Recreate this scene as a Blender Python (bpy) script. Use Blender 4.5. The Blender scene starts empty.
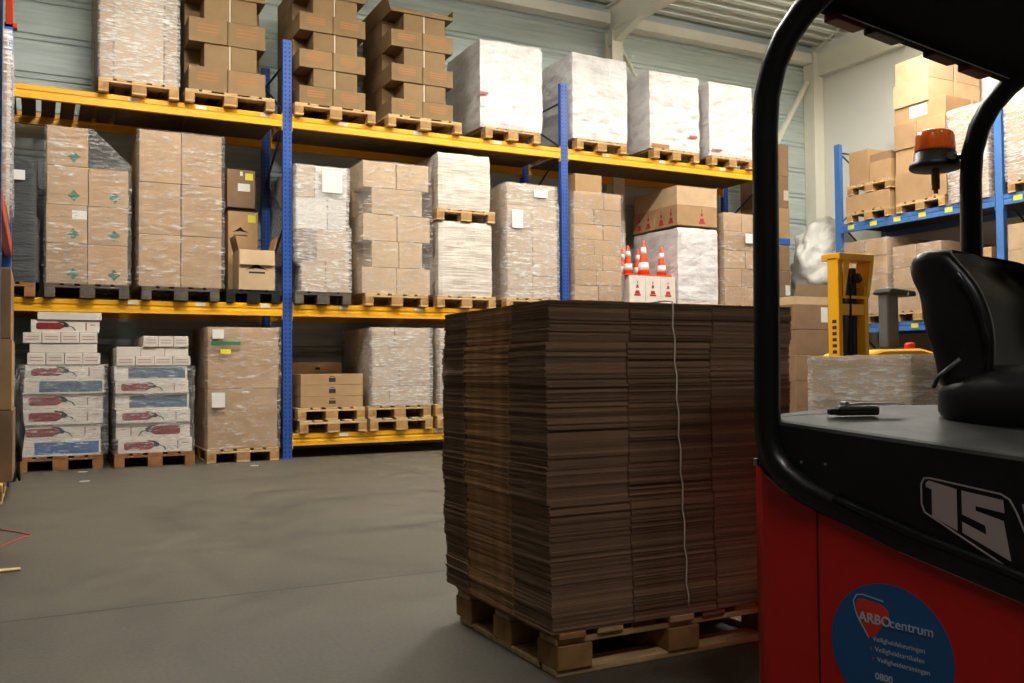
import bpy, bmesh, math, random
from mathutils import Vector, Matrix
RND = random.Random(7)
scn = bpy.context.scene
COL = scn.collection
PI = math.pi

# ------------------------------------------------------------------ materials
def lin(c):
    c = c / 255.0
    return c / 12.92 if c <= 0.04045 else ((c + 0.055) / 1.055) ** 2.4
def rgb(r, g, b): return (lin(r), lin(g), lin(b), 1.0)
class NT:
    def __init__(s, name):
        s.m = bpy.data.materials.new(name); s.m.use_nodes = True
        s.t = s.m.node_tree; s.b = s.t.nodes['Principled BSDF']; s.out = s.t.nodes['Material Output']
    def n(s, typ, **kw):
        x = s.t.nodes.new(typ)
        for k, v in kw.items(): setattr(x, k, v)
        return x
    def l(s, a, b): s.t.links.new(a, b)
    def math(s, op, a, b=None, c=None):
        x = s.n('ShaderNodeMath', operation=op)
        for i, v in enumerate((a, b, c)):
            if v is None: continue
            if isinstance(v, (int, float)): x.inputs[i].default_value = v
            else: s.l(v, x.inputs[i])
        return x.outputs[0]
    def coord(s, scale=(1, 1, 1), kind='Object'):
        c = s.n('ShaderNodeTexCoord'); m = s.n('ShaderNodeMapping'); m.inputs['Scale'].default_value = scale
        s.l(c.outputs[kind], m.inputs[0]); return m.outputs[0]
    def noise(s, vec, scale, detail=3, rough=.5):
        x = s.n('ShaderNodeTexNoise'); x.inputs['Scale'].default_value = scale
        x.inputs['Detail'].default_value = detail; x.inputs['Roughness'].default_value = rough
        if vec is not None: s.l(vec, x.inputs['Vector'])
        return x.outputs['Fac']
    def ramp(s, fac, stops):
        x = s.n('ShaderNodeValToRGB'); e = x.color_ramp.elements
        e[0].position, e[0].color = stops[0]; e[1].position, e[1].color = stops[-1]
        for p, c in stops[1:-1]:
            q = e.new(p); q.color = c
        s.l(fac, x.inputs[0]); return x.outputs[0]
    def mix(s, fac, a, b, blend='MIX'):
        x = s.n('ShaderNodeMix', data_type='RGBA', blend_type=blend)
        for sock, v in ((x.inputs[0], fac), (x.inputs[6], a), (x.inputs[7], b)):
            if isinstance(v, (int, float)): sock.default_value = v
            elif isinstance(v, tuple): sock.default_value = v
            else: s.l(v, sock)
        return x.outputs[2]
    def bump(s, h, strength=.3, dist=.01):
        x = s.n('ShaderNodeBump'); x.inputs['Strength'].default_value = strength; x.inputs['Distance'].default_value = dist
        s.l(h, x.inputs['Height']); s.l(x.outputs[0], s.b.inputs['Normal']); return x.outputs[0]

def simple(name, col, rough=.6, metal=0, var=.0, scale=8, bump=0, spec=.5, rand=0, stretch=(1, 1, 1)):
    k = NT(name); k.b.inputs['Roughness'].default_value = rough; k.b.inputs['Metallic'].default_value = metal
    k.b.inputs['Specular IOR Level'].default_value = spec
    base = col
    if var or bump:
        v = k.coord(stretch); f = k.noise(v, scale, 4)
        dk = tuple(c * (1 - var) for c in col[:3]) + (1,); lt = tuple(min(1, c * (1 + var)) for c in col[:3]) + (1,)
        base = k.ramp(f, [(.3, dk), (.7, lt)])
        if bump: k.bump(f, bump)
    if rand:
        oi = k.n('ShaderNodeObjectInfo'); r = k.math('MULTIPLY_ADD', oi.outputs['Random'], 2 * rand, 1 - rand)
        hs = k.n('ShaderNodeHueSaturation'); k.l(r, hs.inputs['Value'])
        if isinstance(base, tuple): hs.inputs['Color'].default_value = base
        else: k.l(base, hs.inputs['Color'])
        base = hs.outputs[0]
    if isinstance(base, tuple): k.b.inputs['Base Color'].default_value = base
    else: k.l(base, k.b.inputs['Base Color'])
    return k.m

M = {}
def carton_mat(name, col, rand=.13):
    return simple(name, col, rough=.75, var=.1, scale=5, bump=.08, spec=.25, rand=rand)
M['carton'] = carton_mat('cardboard', rgb(172, 138, 100))
M['carton_pale'] = carton_mat('cardboard_pale', rgb(188, 160, 126), .08)
M['carton_dark'] = carton_mat('cardboard_dark', rgb(134, 106, 80), .1)
M['carton_white'] = carton_mat('cardboard_white', rgb(214, 204, 192), .06)
M['fold'] = carton_mat('cardboard_bundle', rgb(134, 107, 74), .1)
M['kraft'] = simple('kraft_sheet', rgb(132, 106, 84), rough=.8, var=.12, scale=6, spec=.15, rand=.28)
M['kraft_edge'] = simple('kraft_cut_edge', rgb(184, 142, 102), rough=.85, var=.35, scale=60, spec=.1, rand=.25, stretch=(.3, .3, 3))
M['ink'] = simple('black_ink', rgb(35, 32, 30), .7)
M['ink_red'] = simple('red_ink', rgb(165, 25, 25), .6)
M['ink_brown'] = simple('orange_brown_ink', rgb(168, 104, 52), .7)
M['ink_green'] = simple('green_ink', rgb(30, 100, 75), .6)
M['ink_blue'] = simple('blue_ink', rgb(50, 95, 150), .5, var=.4, scale=14, stretch=(1, 1, 3))
M['ink_slate'] = simple('slate_ink', rgb(75, 98, 118), .5, var=.4, scale=14, stretch=(1, 1, 3))
M['ink_maroon'] = simple('dark_red_ink', rgb(125, 30, 34), .5, var=.3, scale=18)
M['ink_pink'] = simple('faded_red_ink', rgb(150, 90, 92), .5)
M['paper'] = simple('white_paper', rgb(225, 222, 216), .6)
M['yellow_paper'] = simple('yellow_paper', rgb(225, 215, 60), .6)
M['tape_white'] = simple('pale_tape', rgb(205, 190, 168), .4)
M['tape_green'] = simple('green_tape', rgb(45, 125, 100), .4)
M['tape_red'] = simple('red_tape', rgb(215, 70, 70), .4)
M['wood'] = simple('pallet_wood', rgb(192, 162, 118), .75, var=.22, scale=5, bump=.15, spec=.2, rand=.16, stretch=(1, 6, 6))
M['wood_block'] = simple('pallet_block_wood', rgb(170, 130, 82), .8, var=.25, scale=14, bump=.15, spec=.2, rand=.16)
M['wood_red'] = simple('pallet_wood_brown', rgb(150, 105, 68), .8, var=.25, scale=8, bump=.15, spec=.2, rand=.12)
M['wood_grey'] = simple('pallet_wood_grey', rgb(92, 84, 76), .8, var=.25, scale=8, bump=.15, spec=.2, rand=.12)
M['plastic_black'] = simple('black_plastic', rgb(22, 23, 24), .45)
M['rack_yellow'] = simple('rack_beam_yellow', rgb(240, 174, 26), .38, var=.06, scale=3)
M['rack_blue_plain'] = simple('rack_blue_plain', rgb(40, 82, 150), .42)
M['rack_blue_pale'] = simple('rack_blue_pale', rgb(66, 112, 176), .45)
M['rack_red'] = simple('rack_red', rgb(176, 48, 20), .45)
M['brace_dark'] = simple('brace_steel', rgb(60, 66, 76), .5, metal=.4)
M['deck'] = simple('chipboard_deck', rgb(98, 82, 62), .85, var=.2, scale=8)
M['steel_white'] = simple('cream_steel', rgb(240, 235, 218), .45, var=.04, scale=2)
M['lamp_metal'] = simple('lamp_housing', rgb(180, 182, 184), .4, metal=.6)
M['twine'] = simple('white_twine', rgb(228, 222, 208), .7)
M['black_paint'] = simple('black_frame_paint', rgb(15, 15, 18), .32, spec=.5)
M['black_body'] = simple('black_cowl', rgb(20, 20, 23), .42, spec=.4, var=.2, scale=20)
M['deck_top'] = simple('hood_top_worn', rgb(58, 58, 56), .62, var=.4, scale=9, spec=.2)
M['roof_black'] = simple('matt_black_roof', rgb(9, 9, 10), .85, spec=.2)
M['lens_red'] = simple('dark_red_lens', rgb(110, 12, 10), .4)
M['black_rubber'] = simple('black_rubber', rgb(14, 14, 14), .8)
M['vinyl'] = simple('black_seat_vinyl', rgb(26, 25, 28), .36, spec=.6, bump=.03, scale=60, var=.1)
M['red_paint'] = simple('truck_red_paint', rgb(196, 18, 13), .38, spec=.5)
M['silver'] = simple('brushed_silver', rgb(190, 190, 190), .3, metal=.9)
M['grey_print'] = simple('grey_decal', rgb(176, 160, 160), .5)
M['blue_sticker'] = simple('blue_sticker', rgb(30, 88, 150), .5)
M['sticker_red'] = simple('sticker_red', rgb(226, 52, 34), .5)
M['sticker_white'] = simple('sticker_white', rgb(190, 200, 212), .5)
M['cone_orange'] = simple('cone_orange', rgb(235, 70, 28), .45)
M['cone_white'] = simple('cone_white', rgb(240, 236, 228), .35)
M['stack_yellow'] = simple('stacker_yellow', rgb(240, 172, 12), .38)
M['chain'] = simple('dark_chain_steel', rgb(42, 40, 40), .4, metal=.6)
M['grey_plastic'] = simple('dark_grey_plastic', rgb(78, 80, 80), .5)
M['button_red'] = simple('stop_button_red', rgb(190, 24, 28), .35)
M['string_red'] = simple('red_string', rgb(190, 60, 55), .6)
M['white_wrap'] = None

def glass_amber():
    k = NT('amber_lens'); k.b.inputs['Base Color'].default_value = (1.0, .16, .015, 1)
    k.b.inputs['Roughness'].default_value = .2; k.b.inputs['Transmission Weight'].default_value = .0
    f = k.coord((1, 1, 1)); w = k.n('ShaderNodeTexWave'); w.inputs['Scale'].default_value = 26
    k.l(f, w.inputs[0]); k.bump(w.outputs['Fac'], .5, .004)
    return k.m
M['amber'] = glass_amber()

def film_mat(name, lo, hi, rough=.2, tint=(.88, .87, .85, 1), thr=.56):
    """stretch film: thin clear plastic, creased in near-horizontal folds that catch the light"""
    k = NT(name); k.t.nodes.remove(k.b)
    p = k.n('ShaderNodeBsdfPrincipled'); k.b = p
    p.inputs['Base Color'].default_value = tint; p.inputs['Roughness'].default_value = rough
    p.inputs['Specular IOR Level'].default_value = .8
    g = k.n('ShaderNodeNewGeometry')
    def mp(sc, rot):
        m = k.n('ShaderNodeMapping'); m.inputs['Scale'].default_value = sc; m.inputs['Rotation'].default_value = rot
        k.l(g.outputs['Position'], m.inputs[0]); return m.outputs[0]
    big = k.noise(mp((1, 1, 1.6), (0, 0, 0)), 2.3, 3, .5)            # where the film is slack
    a = k.noise(mp((2.2, 2.2, 30), (0, .08, .05)), 2.2, 5, .65)       # long horizontal folds
    b = k.noise(mp((5, 5, 18), (0, -.5, 0)), 2.6, 3, .6)           # slanting folds
    c = k.noise(mp((5, 5, 18), (0, .55, 0)), 2.2, 3, .6)
    h = k.math('ADD', k.math('MULTIPLY', a, .5), k.math('ADD', k.math('MULTIPLY', b, .35), k.math('MULTIPLY', c, .25)))
    sl = k.math('MINIMUM', 1.0, k.math('MAXIMUM', 0.0, k.math('MULTIPLY_ADD', big, 4.0, -1.6)))
    st = k.math('MINIMUM', 1.0, k.math('MAXIMUM', 0.0, k.math('MULTIPLY_ADD', h, 9.0, -9.0 * thr)))
    fac = k.math('MULTIPLY_ADD', k.math('MULTIPLY', st, k.math('MULTIPLY_ADD', sl, .6, .4)), hi - lo, lo)
    k.bump(h, 1.0, .028)
    tr = k.n('ShaderNodeBsdfTransparent'); mx = k.n('ShaderNodeMixShader')
    k.l(fac, mx.inputs[0]); k.l(tr.outputs[0], mx.inputs[1]); k.l(p.outputs[0], mx.inputs[2]); k.l(mx.outputs[0], k.out.inputs[0])
    return k.m
M['film'] = film_mat('stretch_film', .09, .7, rough=.15, thr=.55)
M['film_milky'] = film_mat('stretch_film_milky', .24, .8, rough=.17, thr=.52)
M['film_dark'] = film_mat('stretch_film_dark', .9, .98, rough=.3, tint=(.012, .012, .014, 1))
def white_wrap():
    k = NT('white_wrap'); k.b.inputs['Roughness'].default_value = .33
    g = k.n('ShaderNodeNewGeometry'); mp = k.n('ShaderNodeMapping'); mp.inputs['Scale'].default_value = (1.5, 1.5, 3.4); k.l(g.outputs['Position'], mp.inputs[0])
    a = k.noise(mp.outputs[0], 2.6, 6, .6)
    k.l(k.ramp(a, [(.3, rgb(196, 191, 190)), (.6, rgb(224, 219, 218))]), k.b.inputs['Base Color'])
    k.bump(a, .55, .05); return k.m
M['white_wrap'] = white_wrap()
def paper_wrap():
    k = NT('creased_white_sheet'); k.b.inputs['Roughness'].default_value = .4
    g = k.n('ShaderNodeNewGeometry'); mp = k.n('ShaderNodeMapping'); mp.inputs['Scale'].default_value = (1.2, 1.2, 22); k.l(g.outputs['Position'], mp.inputs[0])
    a = k.noise(mp.outputs[0], 2.6, 5, .6)
    k.l(k.ramp(a, [(.3, rgb(180, 168, 154)), (.6, rgb(222, 212, 200))]), k.b.inputs['Base Color'])
    k.bump(a, .5, .02); return k.m
M['paper_wrap'] = paper_wrap()
def foam():
    k = NT('milky_bag'); k.t.nodes.remove(k.b)
    p = k.n('ShaderNodeBsdfPrincipled'); k.b = p; p.inputs['Base Color'].default_value = rgb(226, 222, 214); p.inputs['Roughness'].default_value = .4
    v = k.coord((1, 1, 1)); a = k.noise(v, 5, 5, .6); k.bump(a, .8, .08)
    tr = k.n('ShaderNodeBsdfTransparent'); mx = k.n('ShaderNodeMixShader'); mx.inputs[0].default_value = .78
    k.l(tr.outputs[0], mx.inputs[1]); k.l(p.outputs[0], mx.inputs[2]); k.l(mx.outputs[0], k.out.inputs[0]); return k.m
M['bag'] = foam()

def upright_mat(name, col):
    """rack post: painted steel with a punched grid of dark holes"""
    k = NT(name); k.b.inputs['Roughness'].default_value = .4
    c = k.n('ShaderNodeTexCoord'); s = k.n('ShaderNodeSeparateXYZ'); k.l(c.outputs['Object'], s.inputs[0])
    fz = k.math('ABSOLUTE', k.math('SUBTRACT', k.math('FRACT', k.math('MULTIPLY', s.outputs[2], 20.0)), .5))
    ax = k.math('ABSOLUTE', k.math('SUBTRACT', k.math('ABSOLUTE', s.outputs[0]), .024))
    inz = k.math('LESS_THAN', fz, .22); inx = k.math('LESS_THAN', ax, .008)
    k.l(k.mix(k.math('MULTIPLY', inz, inx), col, rgb(12, 16, 30)), k.b.inputs['Base Color']); return k.m
M['upright_blue'] = upright_mat('rack_post_blue', rgb(42, 80, 160))

def floor_mat():
    k = NT('concrete_floor'); k.b.inputs['Roughness'].default_value = .55; k.b.inputs['Specular IOR Level'].default_value = .35
    v = k.coord((1, 1, 1)); a = k.noise(v, .55, 6, .62); b = k.noise(v, 3.5, 8, .7); c2 = k.noise(v, 60, 3, .6)
    base = k.ramp(a, [(.3, rgb(58, 54, 46)), (.5, rgb(80, 75, 63)), (.72, rgb(94, 88, 75))])
    base = k.mix(.5, base, k.ramp(b, [(.32, rgb(54, 50, 43)), (.62, rgb(96, 90, 77))]))
    base = k.mix(.16, base, k.ramp(c2, [(.35, rgb(62, 59, 54)), (.65, rgb(126, 121, 110))]))
    s = k.n('ShaderNodeSeparateXYZ'); k.l(v, s.inputs[0]); X, Y = s.outputs[0], s.outputs[1]
    wob = k.math('MULTIPLY_ADD', k.noise(v, 2.2, 4), .03, -.015)
    def line(coordn, at, w):
        return k.math('LESS_THAN', k.math('ABSOLUTE', k.math('ADD', k.math('SUBTRACT', coordn, at), wob)), w)
    j = k.math('MAXIMUM', line(Y, 4.21, .009), line(X, 3.27, .008))
    base = k.mix(k.math('MULTIPLY', j, .95), base, rgb(40, 37, 33))
    # worn tyre arcs
    def arc(cx, cy, r, w, st):
        dx = k.math('SUBTRACT', X, cx); dy = k.math('SUBTRACT', Y, cy)
        d = k.math('SQRT', k.math('ADD', k.math('MULTIPLY', dx, dx), k.math('MULTIPLY', dy, dy)))
        m = k.math('SUBTRACT', 1.0, k.math('MINIMUM', 1.0, k.math('DIVIDE', k.math('ABSOLUTE', k.math('SUBTRACT', d, r)), w)))
        n = k.math('MAXIMUM', 0.0, k.math('MULTIPLY_ADD', k.noise(v, 1.3, 4), 3.0, -1.1))
        return k.math('MULTIPLY', k.math('MULTIPLY', m, k.math('MINIMUM', n, 1.0)), st)
    t = k.math('MAXIMUM', arc(1.9, 6.6, 1.1, .12, .8), k.math('MAXIMUM', arc(2.6, 5.6, 1.5, .12, .6), arc(1.4, 3.4, .9, .09, .6)))
    base = k.mix(t, base, rgb(52, 49, 44))
    k.l(base, k.b.inputs['Base Color'])
    k.l(k.math('MULTIPLY_ADD', b, .35, .36), k.b.inputs['Roughness']); k.bump(b, .12, .01)
    return k.m
M['floor'] = floor_mat()
def cladding_mat():
    k = NT('metal_cladding'); k.b.inputs['Roughness'].default_value = .42; k.b.inputs['Metallic'].default_value = .15
    v = k.coord((.5, 1, 9)); a = k.noise(v, 3, 4, .6)
    k.l(k.ramp(a, [(.3, rgb(184, 196, 194)), (.7, rgb(212, 221, 217))]), k.b.inputs['Base Color']); return k.m
M['cladding'] = cladding_mat()
M['wall_white'] = simple('white_wall_panel', rgb(238, 235, 226), .6, var=.03, scale=1)
M['wall_dim'] = simple('far_hall_wall', rgb(70, 70, 68), .8)
M['roof_steel'] = simple('roof_deck_steel', rgb(228, 231, 220), .5, metal=.1, var=.05, scale=2)

def emis(name, col, s):
    k = NT(name); k.b.inputs['Base Color'].default_value = (0, 0, 0, 1)
    k.b.inputs['Emission Color'].default_value = col; k.b.inputs['Emission Strength'].default_value = s; return k.m
M['lamp_glow'] = emis('lamp_diffuser', (1, .93, .8, 1), 6)

# ------------------------------------------------------------------ mesh helpers
class MB:
    def __init__(s): s.v = []; s.f = []; s.mi = []; s.mats = []
    def mat(s, m):
        if m not in s.mats: s.mats.append(m)
        return s.mats.index(m)
    def add(s, vs, fs, m=0):
        b = len(s.v); s.v += [tuple(v) for v in vs]; s.f += [tuple(b + i for i in f) for f in fs]; s.mi += [m] * len(fs)
    def box(s, x0, x1, y0, y1, z0, z1, m=0):
        s.add([(x0, y0, z0), (x1, y0, z0), (x1, y1, z0), (x0, y1, z0), (x0, y0, z1), (x1, y0, z1), (x1, y1, z1), (x0, y1, z1)],
              [(0, 3, 2, 1), (4, 5, 6, 7), (0, 1, 5, 4), (1, 2, 6, 5), (2, 3, 7, 6), (3, 0, 4, 7)], m)
    def prism(s, pts, a0, a1, axis='y', m=0):
        """extrude a 2-D outline along an axis"""
        n = len(pts)
        def P(p, a):
            if axis == 'y': return (p[0], a, p[1])
            if axis == 'x': return (a, p[0], p[1])
            return (p[0], p[1], a)
        vs = [P(p, a0) for p in pts] + [P(p, a1) for p in pts]
        fs = [tuple(range(n - 1, -1, -1)), tuple(range(n, 2 * n))] + [(i, (i + 1) % n, n + (i + 1) % n, n + i) for i in range(n)]
        s.add(vs, fs, m)
    def tube(s, path, r, n=10, m=0, sq=1.0, cap=True, up=(0, 0, 1)):
        pts = [Vector(p) for p in path]; rings = []
        base = len(s.v)
        for i, p in enumerate(pts):
            t = (pts[min(i + 1, len(pts) - 1)] - pts[max(i - 1, 0)]).normalized()
            a = t.cross(Vector(up))
            if a.length < 1e-3: a = t.cross(Vector((1, 0, 0)))
            a.normalize(); b = t.cross(a)
            rr = r[i] if isinstance(r, (list, tuple)) else r
            for k in range(n):
                th = 2 * PI * k / n; s.v.append(tuple(p + a * (math.cos(th) * rr) + b * (math.sin(th) * rr * sq)))
        for i in range(len(pts) - 1):
            for k in range(n):
                s.f.append((base + i * n + k, base + i * n + (k + 1) % n, base + (i + 1) * n + (k + 1) % n, base + (i + 1) * n + k)); s.mi.append(m)
        if cap:
            s.f.append(tuple(base + k for k in range(n - 1, -1, -1))); s.mi.append(m)
            e = base + (len(pts) - 1) * n; s.f.append(tuple(e + k for k in range(n))); s.mi.append(m)
    def lathe(s, prof, c=(0, 0, 0), n=20, m=0):
        b = len(s.v)
        for r, z in prof:
            for k in range(n):
                th = 2 * PI * k / n; s.v.append((c[0] + r * math.cos(th), c[1] + r * math.sin(th), c[2] + z))
        for i in range(len(prof) - 1):
            for k in range(n):
                s.f.append((b + i * n + k, b + i * n + (k + 1) % n, b + (i + 1) * n + (k + 1) % n, b + (i + 1) * n + k)); s.mi.append(m)
        s.f.append(tuple(b + k for k in range(n - 1, -1, -1))); s.mi.append(m)
        e = b + (len(prof) - 1) * n; s.f.append(tuple(e + k for k in range(n))); s.mi.append(m)
    def build(s, name, mats, parent=None, loc=(0, 0, 0), bevel=0, seg=1, smooth=False, fix=True):
        me = bpy.data.meshes.new(name); me.from_pydata(s.v, [], s.f)
        if not isinstance(mats, (list, tuple)): mats = [mats]
        for m in mats: me.materials.append(m)
        for p, i in zip(me.polygons, s.mi): p.material_index = i
        bm = bmesh.new(); bm.from_mesh(me)
        if fix: bmesh.ops.recalc_face_normals(bm, faces=bm.faces)
        if bevel:
            ed = [e for e in bm.edges if len(e.link_faces) == 2 and e.calc_face_angle(0) > .6]
            bmesh.ops.bevel(bm, geom=ed, offset=bevel, segments=seg, profile=.7, affect='EDGES')
        bm.to_mesh(me); bm.free()
        if smooth:
            for p in me.polygons: p.use_smooth = True
        return link(name, me, parent, loc)
def link(name, me, parent=None, loc=(0, 0, 0), rotz=0):
    o = bpy.data.objects.new(name, me); COL.objects.link(o); o.parent = parent; o.location = loc
    if rotz: o.rotation_euler = (0, 0, rotz)
    return o
def tag(o, label=None, cat=None, group=None, kind=None):
    if label: o['label'] = label
    if cat: o['category'] = cat
    if group: o['group'] = group
    if kind: o['kind'] = kind
    return o
def empty(name, loc, label, cat, group=None, rotz=0):
    o = bpy.data.objects.new(name, None); COL.objects.link(o); o.location = loc; o.rotation_euler = (0, 0, rotz); o.empty_display_size = .1
    return tag(o, label, cat, group)
def copy_tree(root, loc, rotz=None):
    r = root.copy(); COL.objects.link(r); r.location = loc
    if rotz is not None: r.rotation_euler = (0, 0, rotz)
    for ch in root.children:
        c = ch.copy(); COL.objects.link(c); c.parent = r
        for g in ch.children:
            d = g.copy(); COL.objects.link(d); d.parent = c
    return r
def struct(o): o['kind'] = 'structure'; return o
def quad(mb, x0, x1, z0, z1, y, t=.0012, m=0): mb.box(x0, x1, y - t, y, z0, z1, m)
def textmesh(name, s, size, mat, parent, M4, ext=.0006, bold=0, align='LEFT'):
    cu = bpy.data.curves.new('t', 'FONT'); cu.body = s; cu.size = size; cu.extrude = ext; cu.offset = bold; cu.align_x = align
    cu.resolution_u = 3
    o = bpy.data.objects.new('t', cu); COL.objects.link(o)
    dg = bpy.context.evaluated_depsgraph_get(); me = bpy.data.meshes.new_from_object(o.evaluated_get(dg))
    bpy.data.objects.remove(o); bpy.data.curves.remove(cu)
    me.name = name; me.materials.clear(); me.materials.append(mat)
    n = link(name, me, parent); n.matrix_local = M4; return n

# ------------------------------------------------------------------ camera
F = 920.833; YAW = .4774; PIT = .0316; ROL = -.0084; H = .9805
cy, sy = math.cos(YAW), math.sin(YAW)
f = Vector((sy * math.cos(PIT), cy * math.cos(PIT), math.sin(PIT)))
r0 = Vector((cy, -sy, 0)); u0 = r0.cross(f)
r = r0 * math.cos(ROL) + u0 * math.sin(ROL); u = -r0 * math.sin(ROL) + u0 * math.cos(ROL)
cam = bpy.data.cameras.new('camera'); cam.sensor_width = 36; cam.sensor_fit = 'HORIZONTAL'; cam.lens = F * 36 / 1024
cam.clip_start = .05; cam.clip_end = 100
co = bpy.data.objects.new('camera', cam); COL.objects.link(co)
mw = Matrix(((r.x, u.x, -f.x, 0), (r.y, u.y, -f.y, 0), (r.z, u.z, -f.z, H), (0, 0, 0, 1)))
co.matrix_world = mw; scn.camera = co

# ------------------------------------------------------------------ the hall
XL, XR, YB, YN, ZC = -6.0, 12.15, 11.85, -6.0, 6.62
b = MB(); b.box(XL - .2, XR + .2, YN - .2, YB + .2, -.15, 0); struct(b.build('floor', M['floor']))
# back wall: horizontally ribbed steel cladding
prof = []; z = 0.0
while z < 6.9:
    prof += [(0, z), (0, z + .30), (.018, z + .312), (.018, z + .335), (0, z + .347), (0, z + .372), (.018, z + .384), (.018, z + .407), (0, z + .419)]
    z += .45
mb = MB(); n = len(prof)
mb.add([(XL, YB + p[0], p[1]) for p in prof] + [(XR, YB + p[0], p[1]) for p in prof], [(i, i + 1, n + i + 1, n + i) for i in range(n - 1)])
mb.box(XL, XR, YB + .03, YB + .2, 0, 6.9)
struct(mb.build('wall_back', M['cladding'], fix=False))
b = MB(); b.box(XR, XR + .2, YN, YB + .2, 0, 6.9)
for y in (-4.5, -2.1, .3, 2.7, 5.1, 7.5, 9.9): b.box(XR - .004, XR, y, y + .012, 0, 6.9)
struct(b.build('wall_right', M['wall_white']))
b = MB(); b.box(XL - .2, XL, YN, YB + .2, 0, 6.9); struct(b.build('wall_left', M['wall_dim']))
b = MB(); b.box(XL - .2, XR + .2, YN - .2, YN, 0, 6.9); struct(b.build('wall_front', M['wall_dim']))
# ceiling: trapezoidal roof deck, ribs running along X
mb = MB(); y = YN; pts = []
while y < YB + .1:
    pts += [(y, ZC), (y + .10, ZC), (y + .125, ZC + .15), (y + .255, ZC + .15)]; y += .28
n = len(pts)
mb.add([(XL, p[0], p[1]) for p in pts] + [(XR, p[0], p[1]) for p in pts], [(i, i + 1, n + i + 1, n + i) for i in range(n - 1)])
mb.box(XL, XR, YN, YB + .1, ZC + .17, ZC + .3)
struct(mb.build('ceiling', M['roof_steel'], fix=False))

def ibeam(mb, x, y, z, L, w, h, axis, t=.014):
    """I section of length L along axis"""
    def bx(a0, a1, c0, c1, d0, d1):
        if axis == 'y': mb.box(x + c0, x + c1, y + a0, y + a1, z + d0, z + d1)
        elif axis == 'x': mb.box(x + a0, x + a1, y + c0, y + c1, z + d0, z + d1)
        else: mb.box(x + c0, x + c1, y + d0, y + d1, z + a0, z + a1)
    bx(0, L, -w / 2, w / 2, 0, t); bx(0, L, -w / 2, w / 2, h - t, h); bx(0, L, -t / 2, t / 2, t, h - t)
k = 1
def trim(mb, name=None, mat='steel_white', bevel=0):
    global k
    o = struct(mb.build('trim_%d' % k, M[mat], bevel=bevel)); k += 1; return o
mb = MB(); ibeam(mb, 7.86, 11.6, 0, 6.16, .20, .2, 'z'); trim(mb)          # steel column
mb = MB(); ibeam(mb, 7.86, -6, 6.16, 17.8, .2, .42, 'y'); mb.prism([(11.78, 5.95), (11.78, 6.17), (10.9, 6.17)], 7.8, 7.92, 'x'); trim(mb)   # rafter
mb = MB(); mb.box(XL, 7.75, 11.62, 11.82, 6.26, 6.42); trim(mb)   # eaves rail, west bay
mb = MB(); mb.box(7.97, 11.9, 11.62, 11.82, 6.26, 6.42); trim(mb)
mb = MB(); mb.box(11.92, 12.14, 11.6, 11.84, 0, 6.45); trim(mb)   # corner column
mb = MB(); mb.box(12.02, 12.14, YN + .1, 11.6, 6.04, 6.42); trim(mb)   # fascia beam on right wall
mb = MB(); mb.tube([(7.98, 11.74, 6.0), (9.3, 11.74, 4.1)], .032, 8); trim(mb)
mb = MB(); mb.tube([(11.9, 11.74, 5.95), (10.65, 11.74, 4.0)], .05, 8); trim(mb)
mb = MB(); mb.tube([(7.95, 10.9, 6.54), (11.9, 9.0, 6.54)], .012, 6); trim(mb)
mb = MB(); mb.tube([(11.95, 11.6, 6.48), (10.0, 7.0, 6.54)], .012, 6); trim(mb)

# ------------------------------------------------------------------ lamps (out of view above)
UPF = 1.25
def lamp(x, y, z, power, label):
    e = empty('ceiling_light', (x, y, z), label, 'lamp', 'linear lamps under the roof')
    mb = MB(); mb.prism([(-.16, 0), (.16, 0), (.08, .09), (-.08, .09)], -.75, .75, 'x')
    # prism along x needs (y,z) outline
    mb.build('housing', M['lamp_metal'], e)
    mb = MB(); mb.box(-.72, .72, -.13, .13, -.012, -.002); mb.build('diffuser', M['lamp_glow'], e)
    for sx in (-.5, .5):
        mb = MB(); mb.tube([(sx, 0, .09), (sx, 0, ZC - z)], .006, 6); mb.build('suspension_rod', M['lamp_metal'], e)
    L = bpy.data.lights.new('lamp_light', 'AREA'); L.shape = 'RECTANGLE'; L.size = 1.4; L.size_y = .24; L.energy = power
    L.color = (1, .955, .9)
    o = bpy.data.objects.new('lamp_light', L); COL.objects.link(o); o.parent = e; o.location = (0, 0, -.02)
    U = L.copy(); U.energy = power * UPF; q = bpy.data.objects.new('added_uplight', U); COL.objects.link(q); q.parent = e; q.location = (0, 0, .11); q.rotation_euler = (PI, 0, 0)  # upward light added over each housing to brighten ceiling and walls
    return e
lamp(1.2, 7.6, 5.9, 205, 'long white lamp above the aisle, over the extinguisher pallets')
lamp(5.0, 7.6, 5.9, 225, 'long white lamp above the aisle, over the middle rack bay')
lamp(8.2, 6.6, 5.9, 150, 'long white lamp above the aisle, over the cone pallet')
lamp(9.9, 8.0, 6.1, 165, 'long white lamp by the white wall above the side rack')
lamp(0.5, -1.5, 5.9, 95, 'unseen fill lamp added above the front of the hall')  # added fill for the dark foreground, no lamp known there

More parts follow.
